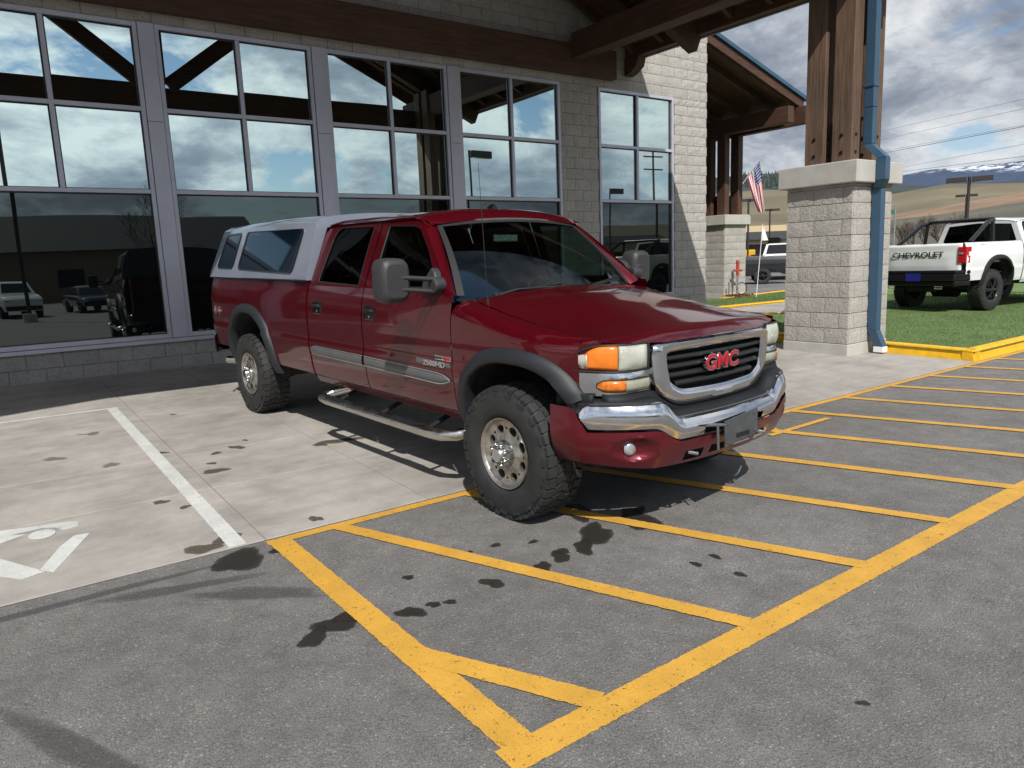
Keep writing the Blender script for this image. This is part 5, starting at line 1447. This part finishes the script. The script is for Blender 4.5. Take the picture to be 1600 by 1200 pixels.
m = basis((1, 0, 0), (0, 0, 1), (0, -1, 0), Vector(V3(BE+.95, WD['wid'](BE+.95, 1.37)+.004, 1.375))); m.translation = V3(BE+.55, WD['wid'](-4.3, 1.37)+.004, 1.372)
lettering('bed_decal', 'Z71', .05, .001, 'badge_red', wroot, m, 0, 1.8)
wroot.matrix_world = Matrix.Translation((18.90, 6.36, .243)) @ Matrix.Rotation(R_(-7), 4, 'Z') @ Matrix.Scale(.9, 4)

# ================================================================== simpler parked vehicles, far off
def car(label, kind, mat, loc, az, group=None, scale=.9):
    """side profile lofted with tumblehome; az = heading in degrees from +Y towards +X"""
    if kind == 'pickup':
        low = [(.95, .62), (.90, .95), (.70, 1.08), (-.35, 1.20), (-.9, 1.22), (-2.5, 1.22), (-4.9, 1.20), (-5.0, .65)]; cab = [(-.45, 1.20), (-1.10, 1.78), (-1.5, 1.83), (-2.35, 1.80), (-2.55, 1.22)]; wb = 3.8; tail = -5.0
    elif kind == 'suv':
        low = [(.90, .55), (.88, .90), (.70, 1.02), (-.35, 1.10), (-.9, 1.12), (-2.5, 1.14), (-3.85, 1.12), (-3.95, .60)]; cab = [(-.40, 1.10), (-1.05, 1.66), (-1.6, 1.74), (-3.3, 1.70), (-3.80, 1.12)]; wb = 2.9; tail = -3.95
    else:
        low = [(.90, .45), (.86, .68), (.70, .80), (-.30, .92), (-.9, .96), (-2.5, .98), (-3.6, .98), (-3.75, .50)]; cab = [(-.45, .92), (-1.10, 1.36), (-1.6, 1.44), (-2.5, 1.40), (-3.1, .98)]; wb = 2.75; tail = -3.75
    r = thing('parked_'+('car' if kind == 'sedan' else kind), label, {'sedan': 'car', 'suv': 'SUV', 'pickup': 'pickup truck'}[kind], group=group)
    HWid = .93 if kind != 'sedan' else .86
    zmid = low[-1][1]
    mb = MB(); top = low[1:-1]; g = []
    for sec in range(len(top)*3-2):
        i, q = divmod(sec, 3); a = Vector(top[i]); b = Vector(top[min(i+1, len(top)-1)]); p = a.lerp(b, q/3); f, z = p
        nn = 1-.10*max(0, (f-.2)/.75)**2-.06*max(0, (tail+.5-f)/.6)**2
        arch_z = .36
        for c in (0, -wb):
            if abs(f-c) < .43: arch_z = max(arch_z, .36+math.sqrt(.43**2-(f-c)**2))
        hw = HWid*nn
        prof = [(hw*.96, arch_z), (hw*.99, max(arch_z, .55)), (hw, max(arch_z+.01, z*.72)), (hw*.985, z-.08), (hw*.93, z-.02), (hw*.6, z), (0, z+.012)]
        g.append([V3(f, s, zz) for s, zz in prof]+[V3(f, -s, zz) for s, zz in prof[-2::-1]])
    mb.quadgrid(g); mb.poly(g[0]); mb.poly(g[-1]); body = put('body', mb, mat, r, smooth=45)
    mb = MB(); g = []
    cz = cab[0][1]; 
    for i in range(len(cab)*3-2):
        k, q = divmod(i, 3); a = Vector(cab[k]); b = Vector(cab[min(k+1, len(cab)-1)]); f, z = a.lerp(b, q/3); base = .90*HWid; tw_ = (z-cz)/.6
        tp = base-.17*tw_
        g.append([V3(f, base, cz-.02), V3(f, tp+.0, z-.03 if z-cz > .05 else z-.001), V3(f, tp*.8, z), V3(f, -tp*.8, z), V3(f, -tp, z-.03 if z-cz > .05 else z-.001), V3(f, -base, cz-.02)])
    mb.quadgrid(g); put('cab', mb, mat, r, smooth=40)
    # glazing set just proud of the cab shell
    def side_s(z): return .90*HWid-.17*(z-cz)/.6
    f0, f1 = cab[0][0]-.42, cab[-1][0]+.25; zt = cab[2][1]-.09; zb = cz+.05
    cuts = [f0, (f0+f1)/2+.10, f1] if kind != 'suv' else [f0, f0+(f1-f0)*.36, f0+(f1-f0)*.68, f1]
    for sd in (1, -1):
        for j in range(len(cuts)-1):
            a, b = cuts[j]-.04, cuts[j+1]+.04; sl_a = .42*(zt-zb)/.5 if j == 0 else 0; sl_b = .26 if j == len(cuts)-2 else 0
            mb = MB(); mb.prism([V3(a, sd*(side_s(zb)+.004), zb), V3(b, sd*(side_s(zb)+.004), zb), V3(b+sl_b, sd*(side_s(zt)+.004), zt), V3(a-sl_a, sd*(side_s(zt)+.004), zt)], (0, -sd*.012, 0)); put('window', mb, 'gloss_black', r)
        make_wheel(r, 0, sd, HWid-.02, .36, .36, 0, 'spoke', .85); make_wheel(r, -wb, sd, HWid-.02, .36, .36, 0, 'spoke', .85)
    def screen(pf, pr_, nm):
        (fa, za), (fb, zb_) = pf, pr_; mb = MB()
        n = Vector((zb_-za, 0, -(fb-fa))); n.normalize(); n = n if n.z > 0 else -n
        q = lambda f, z, s: tuple(Vector(V3(f, s, z))+n*.008)
        fa2, za2, fb2, zb2 = fa+(fb-fa)*.1, za+(zb_-za)*.1, fa+(fb-fa)*.9, za+(zb_-za)*.9
        mb.poly([q(fa2, za2, .72*HWid), q(fa2, za2, -.72*HWid), q(fb2, zb2, -.60*HWid), q(fb2, zb2, .60*HWid)]); put(nm, mb, 'gloss_black', r, solid=.004)
    screen(cab[0], cab[1], 'windscreen'); screen(cab[-1], cab[-2], 'rear_window')
    for sd in (1, -1):
        mb = MB(); mb.box((low[1][0]-.16, -sd*.80*HWid-.12, low[1][1]-.14), (low[1][0]+.005, -sd*.80*HWid+.12, low[1][1]-.01)); put('headlight', mb, 'headlight_lens', r, bevel=.02)
        mb = MB(); mb.box((tail-.01, -sd*.84*HWid-.07, top[-1][1]-.38), (tail+.10, -sd*.84*HWid+.07, top[-1][1]-.08)); put('tail_lamp', mb, 'red_lens', r, bevel=.01)
    mb = MB(); mb.box((low[1][0]-.05, -.80, .40), (low[1][0]+.03, .80, .62)); put('front_bumper', mb, 'black_plastic', r, bevel=.03)
    mb = MB(); mb.box((tail-.06, -.82, .42), (tail+.05, .82, .66)); put('rear_bumper', mb, 'black_plastic', r, bevel=.03)
    a = R_(90-az); r.matrix_world = Matrix.Translation(loc) @ Matrix.Rotation(a, 4, 'Z') @ Matrix.Scale(scale, 4)
    return r
GZ = .224
car('charcoal pickup parked side-on beyond the building, seen left of the near pillar', 'pickup', 'charcoal_paint', (23.6, 21.0, GZ), -40)
car('white pickup seen from behind, parked beside the charcoal pickup past the pillar', 'pickup', 'white_paint_car', (32.4, 21.9, GZ), 58)
car('grey car parked behind the charcoal pickup, under the white pennant', 'sedan', 'grey_paint', (34, 27.2, GZ), 140)
car('dark blue SUV parked farthest back beyond the entrance', 'suv', 'dark_blue_paint', (41, 33, GZ), 150)
car('bright blue car parked behind the white pickup on the grass', 'sedan', 'bright_blue_paint', (38, 18.2, GZ), 175)
car('white SUV parked next to the bright blue car behind the grass', 'suv', 'white_paint_car', (44, 22.6, GZ), 170)
for i, (x, k_, m_, lb) in enumerate([(1.3, 'pickup', 'white_paint_car', 'white pickup in the row behind the camera, mirrored in the left window'), (7.9, 'suv', 'grey_paint', 'grey SUV in the row mirrored in the left window'),
        (-2, 'pickup', 'silver_topper', 'silver pickup in the row mirrored low in the left window'), (4.5, 'sedan', 'dark_blue_paint', 'dark blue car in the mirrored row behind the camera'),
        (11, 'suv', 'white_paint_car', 'white SUV in the mirrored row behind the camera'), (19, 'pickup', 'charcoal_paint', 'charcoal pickup in the mirrored row behind the camera'), (40, 'suv', 'charcoal_paint', 'charcoal SUV mirrored in the right-hand windows'), (50, 'pickup', 'white_paint_car', 'white pickup mirrored in the right-hand windows')]):
    car(lb, k_, m_, (x, -19-(i % 2)*.8, -.16), 8+(i*3) % 9)

# ================================================================== distant land
simple('grassy_hill', (.145, .122, .074), .95, 0, .28, .012); simple('bluff_earth', (.22, .145, .088), .95, 0, .35, .03); simple('scrub', (.085, .08, .06), .95, 0, .3, .03)
simple('forest_far', (.030, .045, .042), .95, 0, .4, .01); simple('snow', (.65, .70, .78), .9, 0, .1, .01)
def m_mountain():
    m, nt, b, out = newmat('mountain'); L = nt.links.new; v = tcoord(nt)
    sp = nd(nt, 'ShaderNodeSeparateXYZ'); L(v, sp.inputs[0])
    n = nz(nt, v, .0022, 9, .68); n2 = nz(nt, v, .012, 6, .7)
    h = crmp(nt, sp.outputs[2], [(.0, 0), (1.0, 1)])
    mr = nd(nt, 'ShaderNodeMapRange'); L(sp.outputs[2], mr.inputs[0]); mr.inputs[1].default_value = 330; mr.inputs[2].default_value = 520
    gate = nd(nt, 'ShaderNodeMath', operation='MULTIPLY'); L(mr.outputs[0], gate.inputs[0]); L(crmp(nt, mixc(nt, .5, n, n2), [(.49, 0), (.53, 1)]), gate.inputs[1])
    mr2 = nd(nt, 'ShaderNodeMapRange'); L(sp.outputs[0], mr2.inputs[0]); mr2.inputs[1].default_value = 6350; mr2.inputs[2].default_value = 6600
    g2 = nd(nt, 'ShaderNodeMath', operation='MULTIPLY'); L(gate.outputs[0], g2.inputs[0]); L(mr2.outputs[0], g2.inputs[1])
    base = crmp(nt, n2, [(.3, (.024, .042, .085)), (.7, (.045, .070, .125))])  # blue haze of distance painted into the slopes' own colour
    L(mixc(nt, g2.outputs[0], base, (.62, .66, .72)), b.inputs['Base Color']); b.inputs['Roughness'].default_value = .95
m_mountain()
def hill(nm, prof, D0, D1, mat, rough=.04, z0=-2, nr=14, seed=0, back=True, step=.4):
    """prof: (azimuth deg, elevation deg of the crest seen from the yard)"""
    az0, az1 = prof[0][0], prof[-1][0]; n = max(8, int((az1-az0)/step)); rows = []
    for i in range(nr+3):
        u = i/nr; row = []
        for j in range(n+1):
            az = az0+(az1-az0)*j/n; el = interp(prof, az)
            uu = min(u, 1); D = D0+(D1-D0)*u; top = math.tan(R_(el))*D1+1.5
            x, y = D*sin(R_(az)), D*cos(R_(az))
            nn = noise.noise(Vector((x/(D1*.16), y/(D1*.16), seed)))+.5*noise.noise(Vector((x/(D1*.05), y/(D1*.05), seed+3)))
            z = z0+(top-z0)*(uu**1.25)+nn*top*rough*min(1, uu*3)
            if u > 1: z -= (u-1)*nr*top*.25
            row.append((x, y, z))
        rows.append(row)
    mb = MB(); mb.quadgrid(rows); o = put(nm, mb, mat, smooth=80); return struct(o)
hill('mountain', [(48, 3.2), (60, 4.3), (63, 4.55), (65, 4.88), (70.5, 4.95), (80, 4.9), (95, 4.2), (110, 3.2)], 4200, 7200, 'mountain', .02, 0, 20, 1)
hill('foothill', [(20, 2.5), (40, 4.8), (50, 5.35), (54, 5.5), (57, 5.3), (61, 4.3), (66, 3.7), (80, 3.9), (110, 3)], 1100, 2300, 'forest_far', .03, 0, 14, 2)
hill('grass_hill', [(-10, 1.6), (20, 2.8), (45, 4.2), (54, 4.35), (58, 4.1), (62.8, 3.45), (66, 3.85), (70, 3.62), (85, 3.4), (110, 2.6)], 260, 950, 'grassy_hill', .02, -1, 16, 3)
hill('earth_bluff', [(60, 1.7), (64, 2.1), (68, 2.75), (71, 3.15), (78, 3.3), (95, 2.5)], 200, 520, 'bluff_earth', .03, -1, 10, 4)
hill('scrub_bank', [(61, 1.6), (66, 1.95), (71, 2.5), (80, 2.3), (95, 1.8)], 150, 330, 'scrub', .04, -1, 8, 5)
hill('grass_hill', [(120, 2), (150, 2.6), (180, 2.2), (215, 3), (260, 2.4), (300, 2.9), (350, 1.8)], 700, 1600, 'grassy_hill', .05, -1, 10, 6, step=1)
# pines along the wooded crest: far too many to count
mb = MB(); rnd = random.Random(5)
for _ in range(900):
    az = rnd.uniform(47, 61); el = interp([(47, 5.2), (54, 5.45), (57, 5.25), (61, 4.3)], az); D = 2290+rnd.uniform(-260, 10); z = math.tan(R_(el))*D*(.93+.07*(D-2000)/300) - 22
    D2 = D; x, y = D2*sin(R_(az)), D2*cos(R_(az)); z = math.tan(R_(el))*2300*((D2-1100)/1200)**1.25-6; h = rnd.uniform(14, 26); r = h*.2; o = len(mb.v)
    mb.v += [(x+r*cos(a), y+r*sin(a), z) for a in (0, 1.26, 2.51, 3.77, 5.03)]+[(x, y, z+h)]; mb.f += [(o+i, o+(i+1) % 5, o+5) for i in range(5)]
o = put('pine_wood', mb, 'forest_far'); o['kind'] = 'stuff'; 
# far wall of houses and the tan building
simple('tan_wall', (.52, .43, .28), .85); simple('tan_roof', (.40, .31, .17), .8); simple('loader_yellow', (.65, .36, .02), .5); simple('dark_roof', (.03, .032, .036), .8); simple('shop_wall', (.20, .16, .11), .85); simple('shop_dark', (.012, .014, .016), .8)
def shed(label, x, y, w, d, h, az, wall, roof, nm='far_building', rh=1.2, wins=4):
    t = thing(nm, label, 'building'); mb = MB(); mb.box((-w/2, -d/2, -.6), (w/2, d/2, h)); put('wall', mb, wall, t)
    mb = MB(); mb.hexa([(-w/2-.4, -d/2-.5, h), (w/2+.4, -d/2-.5, h), (w/2+.4, d/2+.5, h), (-w/2-.4, d/2+.5, h), (-w/2-.4, -.1, h+rh), (w/2+.4, -.1, h+rh), (w/2+.4, .1, h+rh), (-w/2-.4, .1, h+rh)]); put('roof', mb, roof, t)
    for i in range(wins):
        mb = MB(); xx = -w/2+w*(i+.5)/wins; mb.box((xx-.9, -d/2-.03, .9), (xx+.9, -d/2+.05, 2.2)); put('window', mb, 'gloss_black', t)
        mb = MB(); mb.box((xx-.9, d/2-.05, .9), (xx+.9, d/2+.03, 2.2)); put('window', mb, 'gloss_black', t)
    t.location = (x, y, 0); t.rotation_euler = (0, 0, R_(az)); return t
shed('long tan building at the foot of the hills behind the light poles', 78, 56, 26, 8, 3.4, -38, 'tan_wall', 'tan_roof')
shed('smaller tan shed nearer the yellow loader', 66, 46.5, 7, 5, 2.6, -35, 'tan_wall', 'dark_roof', rh=.9, wins=2)
shed('long dark-roofed building across the lot, mirrored in the left windows', -14, -52, 70, 14, 3.6, 3, 'shop_wall', 'shop_dark', rh=3.2, wins=7)
shed('pale low building mirrored in the right-hand window', 74, -66, 30, 10, 3.5, 20, 'tan_wall', 'dark_roof', wins=5)
def loader(label, x, y, az):
    t = thing('yellow_loader', label, 'loader')
    mb = MB(); mb.box((-1.2, -.7, .8), (1.2, .7, 1.7)); put('body', mb, 'loader_yellow', t, bevel=.1)
    mb = MB(); mb.box((-.5, -.55, 1.7), (.5, .55, 2.7)); put('cab', mb, 'gloss_black', t, bevel=.06)
    mb = MB(); mb.box((1.9, -.9, .3), (2.5, .9, 1.1)); mb.tube([(.8, -.5, 1.3), (2.0, -.5, .9)], .1, 6); mb.tube([(.8, .5, 1.3), (2.0, .5, .9)], .1, 6); put('bucket', mb, 'loader_yellow', t)
    for a in (-.8, .9):
        for b in (-.85, .85): mb = MB(); mb.lathe([(b-.2, .0001), (b-.2, .62), (b+.2, .62), (b+.2, .0001)], 16, 'y', (a, 0, .62)); put('wheel', mb, 'tyre_rubber', t, smooth=40)
    t.location = (x, y, 0); t.rotation_euler = (0, 0, R_(az))
loader('yellow loader parked by the tan shed, right of the flags', 57.5, 39.6, 30); loader('yellow loader farther left behind the light pole', 58.5, 43.9, 170)

# light poles
simple('pole_brown', (.035, .028, .024), .6, .2); simple('pole_grey', (.25, .26, .27), .5, .3)
def light_pole(label, x, y, h, z0=.2, twin=True, az=0, hs=1.0):
    t = thing('light_pole', label, 'light pole'); mb = MB(); mb.tube([(0, 0, -.2), (0, 0, h-z0)], .075, 8); put('pole', mb, 'pole_brown', t, smooth=50)
    mb = MB(); mb.lathe([(-.3, .28), (.35, .26), (.36, .0001)], 14, 'z'); put('footing', mb, 'concrete_cap', t, smooth=40)
    for s in ((1, -1) if twin else (1,)):
        mb = MB(); mb.box((s*.12 if s > 0 else -.12-.75*hs, -.2, h-z0-.22*hs), (s*.12+.75*hs if s > 0 else -.12, .2, h-z0)); hd = put('lamp_head', mb, 'pole_brown', t, bevel=.02)
        mb = MB(); mb.box((s*.2 if s > 0 else -.8*hs, -.15, h-z0-.22*hs-.01), (s*.8*hs if s > 0 else -.2, .15, h-z0-.22*hs-.001)); put('lamp_glass', mb, 'fog_lens', hd)
    t.location = (x, y, z0); t.rotation_euler = (0, 0, R_(az))
light_pole('brown light pole left of the flag, taller of the two', 48.3, 35.6, 5.5, az=-38); light_pole('brown light pole right of the flag, farther away', 61.5, 42.9, 5.45, az=-38)
light_pole('twin-headed brown light pole behind the white pickup', 41.55, 17.29, 4.85, az=-66, hs=1.2); light_pole('farther light pole lined up beside the twin-headed one', 73.9, 30.9, 5.9, az=-66)
light_pole('light pole mirrored at the far left of the windows', 1.4, -14, 7.9, -.16, False, 180, 1.6); light_pole('light pole mirrored beside the fourth window post', 28.5, -22, 9.4, -.16, False, 0, 2.2); light_pole('light pole mirrored in the separate right-hand window', 54, -35, 8.4, -.16, False, 0, 2.4)
# power poles and wires
simple('pole_wood', (.10, .075, .055), .9)
def utility(label, x, y, h, az):
    t = thing('power_pole', label, 'power pole'); mb = MB(); mb.tube([(0, 0, -.5), (0, 0, h)], [.19, .12], 8); put('pole', mb, 'pole_wood', t, smooth=50)
    for z in (h-.6, h-2.2): mb = MB(); mb.box((-1.5, -.07, z-.08), (1.5, .07, z+.08)); put('crossarm', mb, 'pole_wood', t)
    t.location = (x, y, 0); t.rotation_euler = (0, 0, R_(az))
utility('power pole mirrored in the separate right-hand window', 71.5, -45, 14.7, 10)
WL = ['lowest power line left of the near pillar, behind the flag', 'topmost of the power lines right of the downpipe', 'second power line from the top, right of the downpipe', 'third power line from the top, right of the downpipe', 'lowest power line right of the downpipe, nearest the mountain', 'upper power line left of the near pillar, above the flag']
wires = [((87.7, 66.4, 9.8), (62.4, 31.6, 7.5)), ((98, 49.9, 16.5), (65.8, 23.9, 12.1)), ((98, 49.9, 15.4), (65.8, 23.9, 11.4)), ((98.1, 49.8, 13.9), (65.8, 23.8, 10.2)), ((98.1, 49.7, 11.4), (65.9, 23.7, 8.8)), ((87.7, 66.4, 11.4), (59.1, 37.5, 8.5))]
for i, (a, b) in enumerate(wires):
    a, b = Vector(a), Vector(b); d = b-a; p, q = a-d*.8, b+d*1.0; pts = [p.lerp(q, k/24) for k in range(25)]
    for k, v in enumerate(pts): v.z -= 0.0*sin(pi*k/24)
    mb = MB(); mb.tube(pts, .015, 5); tag(put('power_line', mb, 'pole_grey'), WL[i], 'power line', 'power lines')
# street sign
t = thing('street_sign', 'small green street sign on a grey pole beyond the white pickup', 'sign', (53.45, 27.0, .2))
mb = MB(); mb.tube([(0, 0, 0), (0, 0, 4.2)], .06, 8); put('pole', mb, 'pole_grey', t)
simple('sign_green', (.01, .16, .09), .5); mb = MB(); mb.box((-.95, -.02, 3.55), (.0, .02, 3.85)); o = put('sign_board', mb, 'sign_green', t); t.rotation_euler = (0, 0, R_(-60))

# bare trees
simple('bare_bark', (.10, .075, .06), .95)
def bare_tree(label, x, y, h, seed, group):
    t = thing('bare_tree', label, 'tree', (x, y, .1), group=group); rnd = random.Random(seed); mb = MB(); tw_ = MB()
    mb.tube([(0, 0, -.2), (.05, .03, h*.45)], [.16, .09], 7); put('trunk', mb, 'bare_bark', t)
    def grow(p, d, L, r, lv):
        q = p+d*L; tw_.tube([p, q], [r, r*.6], 4, cap=False)
        if lv:
            for _ in range(3 if lv > 1 else 4):
                nd_ = (d+Vector((rnd.uniform(-.8, .8), rnd.uniform(-.8, .8), rnd.uniform(-.1, .6)))).normalized(); grow(p+d*L*rnd.uniform(.5, 1), nd_, L*rnd.uniform(.55, .8), r*.6, lv-1)
    for k in range(5): grow(Vector((.04, .02, h*(.25+.05*k))), Vector((rnd.uniform(-.7, .7), rnd.uniform(-.7, .7), 1)).normalized(), h*.26, .06, 4)
    put('crown', tw_, 'bare_bark', t)
for i, (az, D, h) in enumerate([(63.6, 74, 3.6), (64.4, 78, 3.9), (65.1, 72, 4.1), (65.9, 80, 4.2), (66.8, 76, 4.0), (67.8, 82, 4.3)]):
    bare_tree(('leftmost', 'second from left', 'third from left', 'third from right', 'second from right', 'rightmost')[i]+' leafless brown tree in the thicket behind the white pickup', D*sin(R_(az)), D*cos(R_(az)), h, i, 'leafless trees behind the white pickup')
bare_tree('leafless tree mirrored in the left windows', 11.8, -44, 9, 31, None)

# ================================================================== flags and standpipe
def m_flag():
    m, nt, b, out = newmat('flag_cloth'); L = nt.links.new; uv = nd(nt, 'ShaderNodeUVMap', uv_map='cloth'); sp = nd(nt, 'ShaderNodeSeparateXYZ'); L(uv.outputs[0], sp.inputs[0])
    def M(op, a, b_=None):
        n = nd(nt, 'ShaderNodeMath', operation=op)
        for i, x in enumerate((a, b_)):
            if x is None: continue
            if isinstance(x, (int, float)): n.inputs[i].default_value = x
            else: L(x, n.inputs[i])
        return n.outputs[0]
    st = M('LESS_THAN', M('FRACT', M('MULTIPLY', sp.outputs[1], 6.5)), .5)
    c = mixc(nt, st, (.72, .72, .74), (.42, .02, .035))
    can = M('MULTIPLY', M('LESS_THAN', sp.outputs[0], .40), M('LESS_THAN', sp.outputs[1], .538))
    su = M('SUBTRACT', M('FRACT', M('MULTIPLY', sp.outputs[0], 15)), .5); sv = M('SUBTRACT', M('FRACT', M('MULTIPLY', sp.outputs[1], 9.3)), .5)
    star = M('LESS_THAN', M('ADD', M('MULTIPLY', su, su), M('MULTIPLY', sv, sv)), .06)
    L(mixc(nt, can, c, mixc(nt, star, (.02, .035, .16), (.7, .7, .72))), b.inputs['Base Color']); b.inputs['Roughness'].default_value = .8
m_flag()
simple('white_cloth', (.78, .79, .80), .8); simple('flag_pole', (.55, .56, .56), .4, .4)
t = thing('national_flag', 'red, white and blue striped flag hanging from a slanted pole beside the far canopy posts', 'flag', (0, 0, 0))
AF = [(21.12, 15.16, 4.42), (20.9, 15.46, 3.96), (21.13, 15.14, 4.5), (20.65, 15.79, 3.37), (21.27, 15.10, 3.70), (21.30, 15.05, 2.78), (20.97, 15.42, 3.50), (21.16, 15.18, 2.80)]
A_, B_ = Vector((AF[0])), Vector((AF[1])); TP = Vector(AF[2]); BS = Vector(AF[3])
mb = MB(); mb.tube([BS, TP], .018, 6); put('flag_staff', mb, 'flag_pole', t); mb = MB(); mb.lathe([(-.03, .001), (0, .03), (.03, .001)], 10, 'z', tuple(TP)); put('finial', mb, 'flag_pole', t, smooth=60)
top_ = [A_, Vector(AF[4]), Vector(AF[5])]; bot_ = [B_, Vector(AF[6]), Vector(AF[7])]
mb = MB(); mb.tube([(BS.x-.02, BS.y, .25), (BS.x-.02, BS.y, BS.z+.1)], .03, 8); put('flag_post', mb, 'pole_grey', t)
def bez(P, t): return P[0]*(1-t)**2+P[1]*2*t*(1-t)+P[2]*t*t
mb = MB(); g = []; nu, nv = 30, 26
for i in range(nu+1):
    u = i/nu; row = []
    for j in range(nv+1):
        v = j/nv; p = bez(top_, u).lerp(bez(bot_, u), v); w = .05*sin(v*11+u*3)*min(1, u*3+.15); row.append(p+Vector((.5, .85, 0))*w)
    g.append(row)
mb.quadgrid(g); fo = put('flag_cloth', mb, 'flag_cloth', t, smooth=80); uv = fo.data.uv_layers.new(name='cloth')
for l in fo.data.loops: i, j = divmod(l.vertex_index, nv+1); uv.data[l.index].uv = (i/nu, j/nv)
t = thing('pennant', 'small white pennant on a thin pole standing in the far grass strip', 'flag', (0, 0, 0))
PB, PT = Vector((17.02, 12.25, .30)), Vector((17.10, 12.14, 2.24))
mb = MB(); mb.tube([PB, PT], .010, 6); put('pole', mb, 'white_cloth', t)
mb = MB(); g = []
for i in range(7):
    u = i/6; a = PT.lerp(Vector((17.09, 12.15, 1.80)), u); b = PT.lerp(Vector((17.19, 12.03, 1.80)), u)
    g.append([a.lerp(b, j/5)+Vector((.01, .01, 0))*sin(6*u+4*j/5) for j in range(6)])
mb.quadgrid(g); put('pennant_cloth', mb, 'white_cloth', t, smooth=80)
simple('red_pipe', (.42, .05, .03), .5); simple('red_mulch', (.20, .045, .03), .95, 0, .5, 30)
t = thing('fire_standpipe', 'red fire standpipe with a black hoop beside the far pillar', 'standpipe', (17.46, 13.2, .27))
mb = MB(); mb.tube([(0, 0, 0), (0, 0, .62)], .028, 10); put('riser', mb, 'pole_grey', t, smooth=50)
mb = MB(); mb.tube([(0, 0, .60), (0, 0, .98)], .045, 10); mb.lathe([(.96, .06), (1.02, .05), (1.03, .001)], 12, 'z'); mb.tube([(-.10, .06, .74), (.12, -.06, .74)], .035, 10); put('valve', mb, 'red_pipe', t, smooth=50)
mb = MB(); mb.tube([(.11+.13*cos(a), -.06-.08*cos(a), .22+.17*sin(a)) for a in [2*pi*i/20 for i in range(21)]], .012, 6); put('hoop', mb, 'under_black', t, smooth=50)
mb = MB(); mb.tube([(-.22, .12, 0), (-.22, .12, .42)], .022, 8); put('short_riser', mb, 'pole_grey', t)
mb = MB(); rnd = random.Random(9)
for _ in range(260):
    x, y = rnd.uniform(-.4, .45), rnd.uniform(-.3, .25); a = rnd.uniform(0, 3); dx, dy = .03*cos(a), .03*sin(a); z = rnd.uniform(-.0, .05); o = len(mb.v)
    mb.v += [(x-dx, y-dy, z), (x+dx, y+dy, z+.01), (x-dy*.4, y+dx*.4, z+.03)]; mb.f.append((o, o+1, o+2))
o = put('mulch', mb, 'red_mulch', t); o['kind'] = 'stuff'
